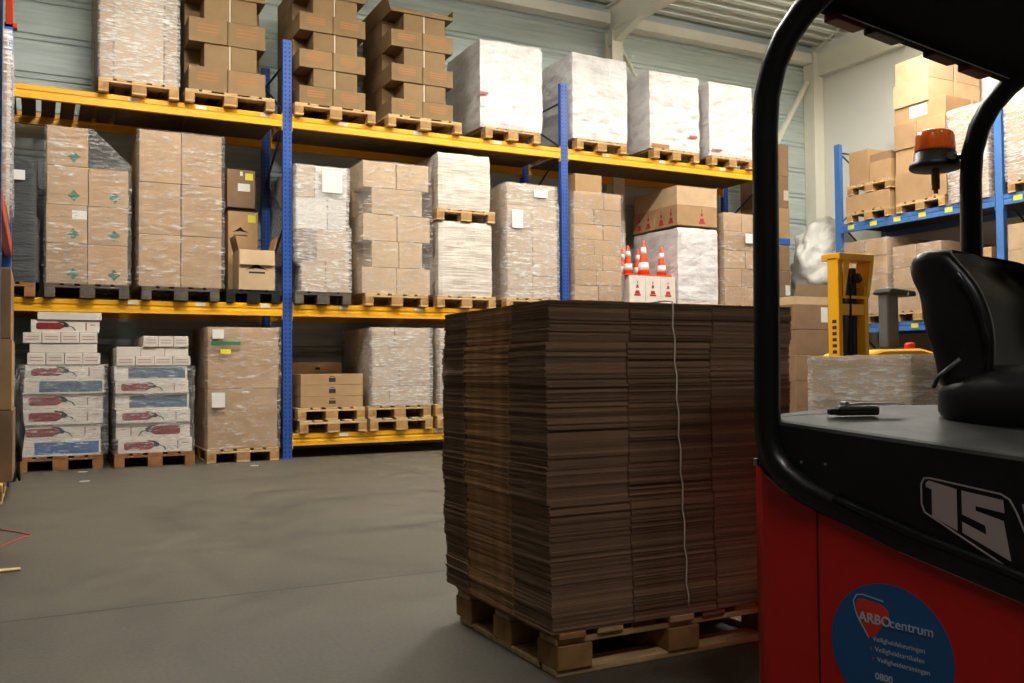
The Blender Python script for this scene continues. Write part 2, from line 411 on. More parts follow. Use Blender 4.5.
# ------------------------------------------------------------------ racks
def beam(parent, x0, x1, yf, ztop, mat, h=.14, d=.05, tagx=()):
    """stepped box beam with end plates"""
    pr = [(yf, ztop - h), (yf, ztop - h * .62), (yf + .008, ztop - h * .56), (yf + .008, ztop - h * .44), (yf, ztop - h * .38), (yf, ztop - .012), (yf + .012, ztop), (yf + d, ztop), (yf + d, ztop - h)]
    mb = MB(); mb.prism(pr, x0, x1, 'x'); o = mb.build('beam', M[mat], parent)
    for xe in (x0, x1 - .006):
        mb = MB(); mb.box(xe, xe + .006, yf - .006, yf + d, ztop - h - .04, ztop + .02)
        mb.build('end_plate', M[mat], o)
    for tx in tagx:
        mb = MB(); mb.box(tx, tx + .11, yf - .002, yf, ztop - h * .36, ztop - h * .12); mb.build('location_tag', M['paper'], o)
    return o
def upright(parent, x, y, h, mat, name='upright'):
    e = MB(); w, d = .05, .07
    # C-section post
    e.prism([(-w, 0), (w, 0), (w, d), (w - .02, d), (w - .02, d - .004), (w - .004, d - .004), (w - .004, .004), (-w + .004, .004), (-w + .004, d - .004), (-w + .02, d - .004), (-w + .02, d), (-w, d)], 0, h, 'z')
    o = e.build(name, M[mat], parent, loc=(x, y, 0))
    f2 = MB(); f2.box(-.075, .075, -.02, .09, 0, .006); f2.build('foot_plate', M[mat], o)
    return o
def braces(parent, x, yf, yr, h):
    z = .35; fl = 0
    while z + .6 < h:
        mb = MB(); a, c = (yf + .04, yr) if fl == 0 else (yr, yf + .04)
        mb.tube([(x, a, z), (x, c, z + .6)], .014, 6, up=(1, 0, 0)); mb.build('brace', M['brace_dark'], parent); z += .6; fl ^= 1
    for zz in (.3, h - .12):
        mb = MB(); mb.tube([(x, yf + .04, zz), (x, yr, zz)], .014, 6, up=(1, 0, 0)); mb.build('brace', M['brace_dark'], parent)
Y0 = 10.53; YR = Y0 + 1.1
Z1, Z2, Z0 = 1.767, 3.947, .28
UX = (-1.145, 2.555, 6.255, 9.955)
rack = empty('pallet_rack', (2.555, Y0, 0), 'long pallet rack with blue posts and yellow beams along the ribbed wall', 'pallet rack')
rp = bpy.data.objects.new('x', None); bpy.data.objects.remove(rp)
def R_(o): return o
rack.location = (0, 0, 0)
for x in UX:
    upright(rack, x, Y0 - .01, 4.82, 'upright_blue'); upright(rack, x, YR, 4.82, 'upright_blue', 'rear_upright'); braces(rack, x, Y0, YR, 4.7)
for i in range(3):
    a, c = UX[i] + .056, UX[i + 1] - .056
    for zt in (Z1, Z2):
        tg = ([a + 1.95, c - .95, c - .25] if i == 0 else [a + .55, a + 1.5, a + 2.6]) if True else ()
        beam(rack, a, c, Y0, zt, 'rack_yellow', tagx=tg); beam(rack, a, c, YR - .0, zt, 'rack_yellow')
    if i == 1:
        beam(rack, a, c, Y0, Z0, 'rack_yellow', tagx=[a + .55, a + 1.75]); beam(rack, a, c, YR, Z0, 'rack_yellow')
# decking between the upper beams: dark boards, gapped at the first bay's free end
n = 0
for i in range(3):
    a, c = UX[i] + .07, UX[i + 1] - .07
    x = a
    while x < c - .05:
        gap = .05 if (i == 0 and x > -.4 and x < .75) else .004
        w = min(.14 if gap > .01 else .36, c - x)
        mb = MB(); mb.box(x, x + w, Y0 + .055, YR - .005, Z2 - .05, Z2 - .032)
        mb.build('deck_board', M['deck'], rack); x += w + gap
# spacer bracket on the last post
mb = MB(); mb.box(9.99, 10.24, Y0 - .03, Y0 + .03, 2.86, 2.96); mb.build('spacer_bracket', M['rack_blue_plain'], rack, bevel=.004)

# side rack on the white wall (faces -X, runs along Y)
side = empty('pallet_rack', (0, 0, 0), 'blue pallet rack standing against the white side wall', 'pallet rack')
XS = 10.95
def upright_side(parent, y, h, x, name, mat='rack_blue_pale'):
    e = MB(); w, d = .05, .07
    e.prism([(0, -w), (d, -w), (d, -w + .02), (d - .004, -w + .02), (.004, -w + .004), (.004, w - .004), (d - .004, w - .02), (d, w - .02), (d, w), (0, w)], 0, h, 'z')
    o = e.build(name, M[mat], parent, loc=(x, y, 0))
    f2 = MB(); f2.box(-.02, .09, -.075, .075, 0, .006); f2.build('foot_plate', M[mat], o)
def beam_side(parent, ya, yb, x, zt, mat, h=.13, d=.05, tags=()):
    pr = [(x, zt - h), (x, zt - h * .6), (x + .006, zt - h * .55), (x + .006, zt - h * .45), (x, zt - h * .4), (x, zt), (x + d, zt), (x + d, zt - h)]
    mb = MB(); mb.prism(pr, ya, yb, 'y'); o = mb.build('beam', M[mat], parent)
    for ye in (ya, yb - .006):
        mb = MB(); mb.box(x - .006, x + d, ye, ye + .006, zt - h - .04, zt + .02); mb.build('end_plate', M[mat], o)
    for ty in tags:
        mb = MB(); mb.box(x - .002, x, ty, ty + .12, zt - h * .75, zt - h * .25); t = mb.build('location_tag', M['yellow_paper'], o)
UYS = (10.22, 7.55, 4.88)
for y in UYS:
    upright_side(side, y, 4.42, XS, 'upright'); upright_side(side, y, 4.42, 11.95, 'rear_upright')
    for zz, dz in ((.4, .7), (1.1, -.7), (1.8, .7), (2.5, -.7), (3.2, .7), (3.7, -.6)):
        z0 = zz if dz > 0 else zz - dz; mb = MB(); mb.tube([(XS + .05, y, z0), (11.97, y, z0 + dz)], .013, 6, up=(0, 1, 0)); mb.build('brace', M['brace_dark'], side)
    mb = MB(); mb.tube([(XS + .05, y, 4.3), (11.97, y, 4.3)], .013, 6, up=(0, 1, 0)); mb.build('brace', M['brace_dark'], side)
for i in range(2):
    a, c = UYS[i + 1] + .056, UYS[i] - .056
    for zt, tg in ((3.17, [a + .2 + .42 * j for j in range(6)]), (1.63, [a + .2 + .5 * j for j in range(5)])):
        beam_side(side, a, c, XS, zt, 'rack_blue_pale', tags=tg); beam_side(side, a, c, 11.95, zt, 'rack_blue_pale')
    for zt in (3.17, 1.63):
        y = a + .02
        while y < c - .05:
            w = min(.3, c - y); mb = MB(); mb.box(XS + .055, 11.94, y, y + w, zt - .045, zt - .03); mb.build('deck_board', M['deck'], side); y += w + .006

# near rack on the other side of the aisle, only its end shows
near = empty('pallet_rack', (0, 0, 0), 'blue post and red beams of the rack end beside the extinguisher pallets', 'pallet rack')
XN = -.20
for y in (9.3, 6.6):
    mb = MB(); mb.prism([(XN, y - .05), (XN, y + .05), (XN - .07, y + .05), (XN - .07, y - .05)], 0, 4.12, 'z'); o = mb.build('upright', M['rack_blue_plain'], near)
    mb = MB(); mb.box(XN - 1.1, XN - 1.03, y - .05, y + .05, 0, 4.12); mb.build('rear_upright', M['rack_blue_plain'], near)
    mb = MB(); mb.prism([(XN + .03, y - .05), (XN + .03, y + .05), (XN - .07, y + .05), (XN - .07, y - .05)], 4.08, 4.12, 'z'); mb.build('post_cap', M['rack_red'], near)
for zt in (2.16,):
    mb = MB(); mb.box(XN - .05, XN + .004, 6.66, 9.24, zt - .13, zt); mb.build('beam', M['rack_red'], near, bevel=.005)
    mb = MB(); mb.box(XN - 1.1, XN - 1.05, 6.66, 9.24, zt - .13, zt); mb.build('beam', M['rack_red'], near, bevel=.005)
mb = MB(); mb.prism([(9.25, 4.1), (9.35, 4.1), (9.33, 4.75), (9.1, 5.3), (8.9, 5.3)], XN - .06, XN + .0, 'x'); o = mb.build('end_guard', M['rack_red'], near, bevel=.005)
for q in range(8):
    mb = MB(); mb.box(XN, XN + .05, 9.3, 9.36, 4.46 + q * .075, 4.5 + q * .075); mb.build('guard_tooth', M['rack_red'], o)

# ------------------------------------------------------------------ pallets
def make_pallet(wood, block, w=.8, l=1.2):
    """standard pallet, short side facing -Y; origin bottom centre of the front edge"""
    e = bpy.data.objects.new('wooden_pallet', None); COL.objects.link(e); e.empty_display_size = .1; e['category'] = 'pallet'
    def part(name, m, *bx):
        mb = MB(); mb.box(*bx); mb.build(name, m, e, bevel=.003)
    for x, ww in ((-w / 2, .145), (-w / 2 + .177, .1), (-.0725, .145), (w / 2 - .277, .1), (w / 2 - .145, .145)):
        part('top_board', wood, x, x + ww, 0, l, .122, .144)
    for y in (0, l / 2 - .0725, l - .145): part('cross_board', wood, -w / 2, w / 2, y, y + .145, .1, .1215)
    for y in (0, l / 2 - .0725, l - .145):
        for x, ww in ((-w / 2, .1), (-.0725, .145), (w / 2 - .1, .1)): part('block', block, x, x + ww, y, y + .145, .0225, .0995)
    for x, ww in ((-w / 2, .1), (-.0725, .145), (w / 2 - .1, .1)): part('bottom_board', wood, x, x + ww, 0, l, 0, .022)
    return e
PAL = {}
def pallet(kind, x, y, z, label, w=.8, rot=0, group=None):
    key = (kind, w)
    if key not in PAL:
        wd = {'pale': ('wood', 'wood_block'), 'red': ('wood_red', 'wood_red'), 'grey': ('wood_grey', 'wood_grey'), 'black': ('plastic_black', 'plastic_black')}[kind]
        PAL[key] = make_pallet(M[wd[0]], M[wd[1]], w); p = PAL[key]
    else: p = copy_tree(PAL[key], (0, 0, 0))
    p.location = (x, y, z + (.0012 if z > 0 else 0)); p.rotation_euler = (0, 0, rot); p['label'] = label; p['category'] = 'pallet'
    if group: p['group'] = group
    elif 'group' in p: del p['group']
    if kind == 'black': p.name = 'plastic_pallet'
    return p

# ------------------------------------------------------------------ cartons
CB = {}
def carton(x0, x1, y0, y1, z0, z1, mat, label, name='carton', cat='carton', group=None, rot=0, bulge=.004, tape=None):
    w, d, h = x1 - x0, y1 - y0, z1 - z0
    mb = MB(); mb.box(-w / 2, w / 2, 0, d, 0, h)
    me_o = mb.build(name, M[mat], None, loc=((x0 + x1) / 2, y0, z0), bevel=min(.007, h * .08), seg=2)
    if rot: me_o.rotation_euler = (0, 0, rot)
    tag(me_o, label, cat, group)
    if tape:
        m2 = MB(); m2.box(-.028, .028, -.0012, 0, h * (1 - tape), h - .004); m2.build('packing_tape', M['tape_white'], me_o)
    return me_o
ORD = ['bottom', 'second', 'third', 'fourth', 'fifth', 'sixth', 'seventh', 'eighth', 'ninth', 'tenth', 'eleventh']
def rowname(i, n): return 'top' if (i == n - 1 and n > 1) else ORD[i]
COLN = {1: [''], 2: ['west', 'east'], 3: ['west', 'middle', 'east']}
ALLC = {}
def load(ld, x0, x1, y0, y1, z, layers, mat='carton', pal='pale', film=None, mats=None, colw='brown', gx=.004, tape=None, pw=.8, pdy=.0, ftop=None, noun='carton'):
    """cartons layer by layer on a pallet. layers: (h, splits, inset left, inset right, nrows deep)"""
    xc = (x0 + x1) / 2
    if pal: pallet(pal, xc, y0 - .02 + pdy, z, ('black plastic' if pal == 'black' else 'wooden') + ' pallet under the ' + ld, w=pw); z += .1465
    nl = len(layers); zz = z; ext = []; out = []
    for i, lay in enumerate(layers):
        h, sp, il, ir = lay[:4]; notch = len(lay) > 5; ny = lay[4] if len(lay) > 4 else 2
        X0, X1 = x0 + il, x1 - ir; tot = sum(sp); acc = X0; ww = X1 - X0
        yi = 0
        yend = y0 + .36 if notch else y1
        if notch:
            for j in range(2):
                xa = x0 + (x1 - x0) * j / 2; carton(xa + .006, xa + (x1 - x0) / 2 - .006, y0 + .37, y1 - gx, zz, zz + h - .003, mat, f"{colw} {noun}, {rowname(i, nl)} layer, rear {('left', 'right')[j]}, in the {ld}")
        for j, s in enumerate(sp):
            a = acc; acc += ww * s / tot
            for q in range(ny):
                ya = y0 + (yend - y0) * q / ny; yb = y0 + (yend - y0) * (q + 1) / ny
                jx = RND.uniform(-.003, .003); jy = RND.uniform(0, .012) if q == 0 else 0
                mm = mats[i][j] if mats and mats[i] else mat
                side_ = {1: '', 2: ('left', 'right')[j] if len(sp) == 2 else '', 3: ('left', 'middle', 'right')[j] if len(sp) == 3 else '', 4: ('far left', 'centre-left', 'centre-right', 'far right')[j] if len(sp) == 4 else ''}[len(sp)]
                dep = '' if ny == 1 else ('front' if q == 0 else 'rear')
                pos = ' '.join(t for t in (dep, side_) if t)
                cw = {'carton_white': 'white', 'carton_dark': 'dark brown', 'carton_pale': 'pale brown'}.get(mm, colw)
                lab = f"{cw} {noun}, {rowname(i, nl)} layer{', ' + pos if pos else ''}, in the {ld}"
                c = carton(a + gx + jx, acc - gx + jx, ya + gx + jy, yb - gx, zz, zz + h - .003, mm, lab, tape=tape if q == 0 else None)
                c['li'] = i; out.append((i, j, q, c)); del c['li']
        ext.append((zz, zz + h, X0, X1, y0 + yi, y1) if not notch else (zz, zz + h, x0, x1, y0, y1)); zz += h
    if film: filmwrap(ld, ext, film, ftop)
    return out, zz
def filmwrap(ld, ext, mat, ftop=None, label=None, z0=None, name='stretch_film', parent=None, xr=None):
    zs0 = ext[0][0] if z0 is None else z0; zs1 = ext[-1][1] if ftop is None else ftop
    step = .035; n = max(3, int((zs1 - zs0) / step)); NP = 16; mb = MB(); ph = RND.uniform(0, 50)
    from mathutils import noise as NZ
    for i in range(n + 1):
        z = zs0 + (zs1 - zs0) * i / n
        near_ = [e for e in ext if e[0] - .045 <= z <= e[1] + .045] or [ext[-1]]
        X0 = min(e[2] for e in near_) - .014; X1 = max(e[3] for e in near_) + .014
        if xr: X1 = xr(z)
        Ya = min(e[4] for e in near_) - .012; Yb = max(e[5] for e in near_) + .014
        for s_ in range(4):
            for q in range(NP):
                t = q / NP
                if s_ == 0: p = (X0 + (X1 - X0) * t, Ya, (0, -1))
                elif s_ == 1: p = (X1, Ya + (Yb - Ya) * t, (1, 0))
                elif s_ == 2: p = (X1 - (X1 - X0) * t, Yb, (0, 1))
                else: p = (X0, Yb - (Yb - Ya) * t, (-1, 0))
                d = .012 * (1 + NZ.noise(Vector((p[0] * 3 + ph, p[1] * 3, z * 11)))) * .9
                mb.v.append((p[0] + p[2][0] * d, p[1] + p[2][1] * d, z + (.012 * NZ.noise(Vector((p[0] * 6 + ph, p[1] * 6, 3))) if i == n else 0)))
    K = 4 * NP
    for i in range(n):
        for q in range(K):
            mb.f.append((i * K + q, i * K + (q + 1) % K, (i + 1) * K + (q + 1) % K, (i + 1) * K + q)); mb.mi.append(0)
    o = mb.build(name, M[mat], parent, smooth=True, fix=False)
    if parent is None: tag(o, label or f"clear stretch film wound round the {ld}", 'stretch film')
    return o
def front_print(c, name, mat, shapes, y=0):
    """flat print on a carton's front: shapes = list of outlines in (x, z) from the carton's own bottom centre"""
    mb = MB()
    for s in shapes: mb.prism(s, y - .0013, y - .0001, 'y')
    return mb.build(name, M[mat], c)
def rect(x, z, w, h): return [(x - w / 2, z - h / 2), (x + w / 2, z - h / 2), (x + w / 2, z + h / 2), (x - w / 2, z + h / 2)]
def star(x, z, r_):
    return [(x + (r_ if i % 2 == 0 else r_ * .62) * math.cos(PI / 2 + i * PI / 4), z + (r_ if i % 2 == 0 else r_ * .62) * math.sin(PI / 2 + i * PI / 4)) for i in range(8)]
def get(out, i, j, q=0): return [c for a, b_, d, c in out if (a, b_, d) == (i, j, q)][0]

YF = Y0 - .06; YD = Y0 + 1.06
# ---- lower shelf, first bay
out, _ = load('black wrapped load next to the stars load', -.74, -.0, YF + .02, YD, Z1, [(.62, [1], 0, 0, 1), (.62, [1], 0, .02, 1)], mat='plastic_black', pal='red', film='film_dark', colw='black', pw=.72)
front_print(get(out, 1, 0), 'shipping_label', 'paper', [rect(.2, .46, .14, .1)], y=-.045)
LA = 'wrapped load with green eight-pointed stars'
out, _ = load(LA, .08, .86, YF, YD, Z1, [(.415, [1, 1], 0, 0), (.40, [1, 1], 0, 0), (.40, [1, 1], 0, 0), (.40, [1, 1], 0, 0)][:3], film=None, pal='grey')
zt = Z1 + .1465 + 1.216
c = carton(.085, .47, YF + .01, YF + .55, zt, zt + .405, 'carton', f'lone carton topping the {LA}')
out.append((3, 0, 0, c))
for (i, j, q, c) in out:
    if q == 0 and (i, j) != (2, 9): front_print(c, 'printed_star', 'ink_green', [star(.06, .1, .062)])
filmwrap(LA, [(Z1 + .1465, zt + .4, .08, .86, YF, YD)], 'film', xr=lambda z: .876 if z < zt + .05 else .876 - .375 * ((z - zt - .05) / .36))
for a in (get(out, 1, 0),): front_print(a, 'shipping_label', 'paper', [rect(.12, .3, .14, .09)])
LB = 'tall wrapped load of six big cartons'
out, _ = load(LB, .96, 1.82, YF, YD, Z1, [(.56, [1, 1], 0, 0, 1), (.56, [1, 1], 0, 0, 1), (.56, [1, 1], 0, 0, 1)], film='film', pal='grey')
# cluster beside the post
pallet('black', 2.17, Y0 - .03, Z1, 'low black plastic pallet under the open carton beside the blue post', w=.6)
zc = Z1 + .147
c = carton(1.97, 2.31, Y0 + .42, Y0 + .86, zc, zc + .95, 'carton', 'brown carton with yellow note and bow-shaped mark behind the open carton')
mous = [(-.11, .0), (-.06, .028), (0, .035), (.06, .028), (.11, 0), (.06, .014), (.03, .014), (.012, .04), (0, .075), (-.012, .04), (-.03, .014), (-.06, .014)]
front_print(c, 'printed_mark', 'ink', [[(x * .9 - .03, z * .9 + .70) for x, z in mous]]); front_print(c, 'printed_lines', 'ink', [rect(-.03, .67, .16, .012)])
front_print(c, 'yellow_note', 'yellow_paper', [rect(.1, .87, .09, .09)]); front_print(c, 'shipping_label', 'paper', [rect(-.09, .50, .07, .12)])
mb = MB(); mb.box(1.96, 2.3, Y0 + .45, Y0 + .86, zc + .952, zc + .992); tag(mb.build('plastic_tray', M['plastic_black'], None, bevel=.008), 'flat black tray between the two brown cartons by the blue post', 'tray')
c = carton(1.96, 2.28, Y0 + .42, Y0 + .86, zc + .994, zc + 1.44, 'carton_dark', 'dark brown carton with white label above the black tray', rot=.02)
front_print(c, 'yellow_note', 'yellow_paper', [rect(.09, .37, .09, .08)]); front_print(c, 'shipping_label', 'paper', [rect(.03, .24, .14, .09), rect(0, .4, .03, .05)])
# open carton in front
oc = empty('open_carton', (2.21, Y0 - .01, zc + .001), 'open brown carton with raised flaps and bow-shaped mark beside the blue post', 'carton')
mb = MB(); W, D_, Hh = .40, .36, .45; t = .006
mb.box(-W / 2, W / 2, 0, t, 0, Hh); mb.box(-W / 2, W / 2, D_ - t, D_, 0, Hh); mb.box(-W / 2, -W / 2 + t, t, D_ - t, 0, Hh); mb.box(W / 2 - t, W / 2, t, D_ - t, 0, Hh); mb.box(-W / 2 + t, W / 2 - t, t, D_ - t, 0, t)
mb.build('body', M['carton_pale'], oc)
for s in (-1, 1):
    mb = MB(); x = s * (W / 2 - t / 2); x2 = s * (W / 2 + .035)
    mb.prism([(x - t / 2, Hh), (x + t / 2, Hh), (x2 + t / 2, Hh + .16), (x2 - t / 2, Hh + .16)], .01, D_ - .01, 'y'); mb.build('side_flap', M['carton'], oc)
mb = MB(); mb.prism([(-.004, Hh), (-.012, Hh - .005), (-.03, Hh - .17), (-.022, Hh - .17)], -W / 2 + .005, W / 2 - .005, 'x'); mb.build('front_flap', M['carton_pale'], oc)
front_print(oc, 'printed_mark', 'ink', [[(x * 1.15 + .0, z * 1.1 + .22) for x, z in mous], rect(0, .195, .18, .02)], y=0)

# ---- lower shelf, second bay
LD_ = 'uneven wrapped stack beside the blue post'
out, _ = load(LD_, 2.64, 3.27, YF, YD, Z1, [(.365, [1, 1], .06, 0), (.365, [.38, .62], 0, 0), (.365, [.62, .38], 0, .03), (.37, [.36, .64], 0, .02)],
     mats=[['carton_pale', 'carton_pale'], ['carton_dark', 'carton_pale'], ['carton_white', 'carton_white'], ['carton_pale', 'carton_white']], film='film_milky', pal='grey', pw=.66)
front_print(get(out, 3, 1), 'shipping_label', 'paper', [rect(0, .19, .24, .26)], y=-.045)
LE = 'five-layer staggered load'
load(LE, 3.42, 4.30, YF, YD, Z1, [(.318, [1, 1], 0, 0), (.318, [1, .9], .13, .10, 1, 1), (.318, [1, 1], .02, 0), (.318, [1], .13, .10, 1, 1), (.318, [1, 1], .02, .02)], mat='carton_pale', film='film', pal='pale', tape=None)
LF = 'lower creased white block'
def wrapped_block(name, ld, x0, x1, y0, y1, z0, z1, mat, label, nseg=12, amp=.012, stripe=(), sag=.0, cat='wrapped load', lean=0.0):
    from mathutils import noise as NZ
    e = empty(name, ((x0 + x1) / 2, y0, z0), label, cat)
    mb = MB(); NP = nseg; w = x1 - x0; d = y1 - y0; h = z1 - z0; n = max(6, int(h / .06)); ph = RND.uniform(0, 90); K = 4 * NP
    for i in range(n + 1):
        t_ = i / n; z = h * t_
        ins = .012 if i in (0, n) else 0
        for s_ in range(4):
            for q in range(NP):
                t = q / NP; a = {0: (-w / 2 + w * t, 0, 0, -1), 1: (w / 2, d * t, 1, 0), 2: (w / 2 - w * t, d, 0, 1), 3: (-w / 2, d - d * t, -1, 0)}[s_]
                m = amp * NZ.noise(Vector((a[0] * 3 + ph, a[1] * 3, z * 6))) + amp * .6 * NZ.noise(Vector((a[0] * 9 + ph, a[1] * 9, z * 14))) - ins - amp * .5
                cx = ins if (q == 0) else 0
                px, py = a[0] + a[2] * m, a[1] + a[3] * m
                if q == 0: px -= math.copysign(.012, a[0]); py += .012 if a[1] < d / 2 else -.012
                mb.v.append((px + lean * t_, py, z + (sag * NZ.noise(Vector((a[0] * 4 + ph, a[1] * 4, 1))) if i == n else 0)))
    for i in range(n):
        for q in range(K): mb.f.append((i * K + q, i * K + (q + 1) % K, (i + 1) * K + (q + 1) % K, (i + 1) * K + q)); mb.mi.append(0)
    mb.f.append(tuple(range(K - 1, -1, -1))); mb.mi.append(0); mb.f.append(tuple(n * K + q for q in range(K))); mb.mi.append(0)
    mb.build('wrapping', M[mat], e, smooth=False, fix=False)
    for nm, mt, X, Z, W_, H_ in stripe:
        m2 = MB(); m2.box(X - W_ / 2, X + W_ / 2, -.018, -.012, Z - H_ / 2, Z + H_ / 2); m2.build(nm, M[mt], e)
    return e
pallet('pale', 4.78, YF - .02, Z1, 'pallet under the lower of two creased white blocks')
wrapped_block('wrapped_paper_load', '', 4.40, 5.16, YF, YD, Z1 + .147, Z1 + 1.08, 'paper_wrap', 'lower creased white wrapped block, carrying a pallet with another block')
pallet('pale', 4.78, YF - .02, Z1 + 1.085, 'pallet between the two creased white blocks')
wrapped_block('wrapped_paper_load', '', 4.40, 5.14, YF, YD, Z1 + 1.232, Z1 + 1.93, 'paper_wrap', 'upper creased white wrapped block, on the pallet above the lower block', sag=.03)
LG = 'tan load with milky film cap'
out, _ = load(LG, 5.36, 6.10, YF, YD, Z1, [(.30, [1, 1], 0, 0), (.30, [1, 1], 0, 0), (.30, [1, 1], 0, 0), (.31, [1, 1], .0, 0), (.28, [1], 0, .02, 2)], mat='carton_pale', film='film_milky', pal='pale')
front_print(get(out, 3, 0), 'shipping_label', 'paper', [rect(-.05, .12, .16, .24)], y=-.045)
front_print(get(out, 4, 0), 'packing_list', 'paper', [rect(.12, .16, .2, .1)], y=-.045)
# ---- lower shelf, third bay
LH = 'seven-layer brown load'
h7 = .206
out, zt = load(LH, 6.365, 7.12, YF, YD, Z1, [(h7, [1, 1], 0, 0), (h7, [1, 1.2], 0, 0), (h7, [1.5, 1], 0, 0), (h7, [1, 1.4], 0, 0), (h7, [1.6, 1], 0, 0), (h7, [1, 1.4], 0, 0), (h7 + .02, [1.7, 1], 0, 0)], film='film', pal='black')
carton(6.42, 6.84, YF + .05, YF + .5, zt + .001, zt + .25, 'carton', 'lone carton on top of the seven-layer brown load')
# cone cartons
pallet('pale', 7.63, YF + .0, Z1, 'wooden pallet under the white cone cartons')
cz = Z1 + .147
def cone_shape(x, z, s): return [rect(x, z, .085 * s, .02 * s), [(x - .034 * s, z + .013 * s), (x + .034 * s, z + .013 * s), (x + .024 * s, z + .05 * s), (x - .024 * s, z + .05 * s)],
                                 [(x - .019 * s, z + .078 * s), (x + .019 * s, z + .078 * s), (x + .011 * s, z + .115 * s), (x - .011 * s, z + .115 * s)], rect(x, z + .14 * s, .012 * s, .03 * s)]
for j, nm in enumerate(('beside the brown load', 'in the middle', 'beside the white wrapped load')):
    for q, dp in enumerate(('front', 'rear')):
        c = carton(7.265 + j * .262, 7.524 + j * .262, YF + .03 + q * .42, YF + .44 + q * .42, cz, cz + .37, 'carton_white', f'white carton with red cone print, {dp} one {nm}')
        if q == 0: front_print(c, 'printed_cone', 'ink_red', cone_shape(0, .1, 1.25))
def make_cone(h):
    e = bpy.data.objects.new('traffic_cone', None); COL.objects.link(e); e.empty_display_size = .1; e['category'] = 'traffic cone'
    R1, R2 = .085 * h / .5, .018
    rr = lambda t: R1 + (R2 - R1) * t
    mb = MB(); s = .13 * h / .5
    mb.prism([(-s, -s * .8), (-s * .8, -s), (s * .8, -s), (s, -s * .8), (s, s * .8), (s * .8, s), (-s * .8, s), (-s, s * .8)], 0, .022, 'z'); mb.build('base', M['cone_orange'], e, bevel=.003)
    mb = MB(); mb.lathe([(rr(0), .0225)] + [(rr(t), .0225 + (h - .0225) * t) for t in (.25, .5, .75, .97)] + [(R2 * .6, h)], n=20); mb.build('cone_body', M['cone_orange'], e, smooth=True)
    for a, c in ((.14, .36), (.6, .8)):
        mb = MB(); z = lambda t: .0225 + (h - .0225) * t
        mb.lathe([(rr(a) + .003, z(a)), (rr(c) + .003, z(c))], n=20); mb.build('reflective_band', M['cone_white'], e, smooth=True)
    return e
conz = cz + .371
C5 = make_cone(.52); C4 = make_cone(.43)
cones = [(C4, 7.33, YF + .16, 'orange and white cone at the end next to the brown load'), (C5, 7.61, YF + .18, 'tallest orange and white cone, in front at the middle'), (C4, 7.90, YF + .15, 'orange and white cone at the end next to the white wrapped load'),
         (C4, 7.44, YF + .46, 'orange cone half hidden behind the tallest cone, brown load side'), (C4, 7.72, YF + .47, 'orange cone hidden behind the tallest cone'), (C4, 7.92, YF + .72, 'orange cone behind the end cone, white load side'), (C4, 7.42, YF + .78, 'orange cone in the back row next to the brown load')]
used = set()
for p, x, y, lab in cones:
    if p.name in used: o = copy_tree(p, (x, y, conz))
    else: o = p; used.add(p.name); o.location = (x, y, conz)
    o['label'] = lab; o['group'] = 'traffic cones on the white cartons'
# white sheeted load with cone-print cartons
LW = 'white sheeted load'
pallet('pale', 8.46, YF - .02, Z1, 'wooden pallet under the white sheeted load')
wrapped_block('wrapped_load', '', 8.08, 8.82, YF, YD, Z1 + .147, Z1 + 1.23, 'white_wrap', 'load under creased white sheeting beside the traffic cones', sag=.03, amp=.014)
zt = Z1 + 1.27
for q, dp in enumerate(('front', 'rear')):
    c = carton(8.09, 8.81, YF + .02 + q * .55, YF + .56 + q * .55, zt, zt + .29, 'carton', f'brown carton with red cone print on the white sheeted load, {dp}')
    front_print(c, 'printed_cone', 'ink_red', cone_shape(.08, .05, 1.25)) if q == 0 else None
    for yy in (.15, .38):
        ms = MB()
        for sh in cone_shape(0, .05, 1.3): ms.prism([(p_[0] + yy, p_[1]) for p_ in sh], -.3613, -.3601, 'x')
        ms.build('printed_cone', M['ink_red'], c)
e = empty('open_carton', (8.45, YF + .02, zt + .292), 'shallow open brown carton topping the white sheeted load', 'carton')
mb = MB(); W, D_, Hh = .72, 1.05, .27; mb.box(-W / 2, W / 2, 0, .006, 0, Hh); mb.box(-W / 2, W / 2, D_ - .006, D_, 0, Hh); mb.box(-W / 2, -W / 2 + .006, .006, D_ - .006, 0, Hh); mb.box(W / 2 - .006, W / 2, .006, D_ - .006, 0, Hh); mb.box(-W / 2 + .006, W / 2 - .006, .006, D_ - .006, 0, .006)
mb.build('body', M['carton_pale'], e)
mb = MB(); mb.prism([(W / 2, Hh), (W / 2 + .05, Hh + .03), (W / 2 + .05, Hh + .025), (W / 2, Hh - .006)], .02, D_ - .02, 'y'); mb.build('flap', M['carton'], e)
LI = 'last brown load of the rack'
out, _ = load(LI, 8.92, 9.66, YF, YD, Z1, [(.27, [1, 1], 0, 0), (.27, [1, 1.3], 0, 0), (.27, [1.2, 1], 0, 0), (.28, [1], 0, 0), (.27, [1, 1], 0, .05)], film='film', pal='pale')
front_print(get(out, 3, 0), 'shipping_label', 'paper', [rect(.1, .18, .2, .14)], y=-.045)

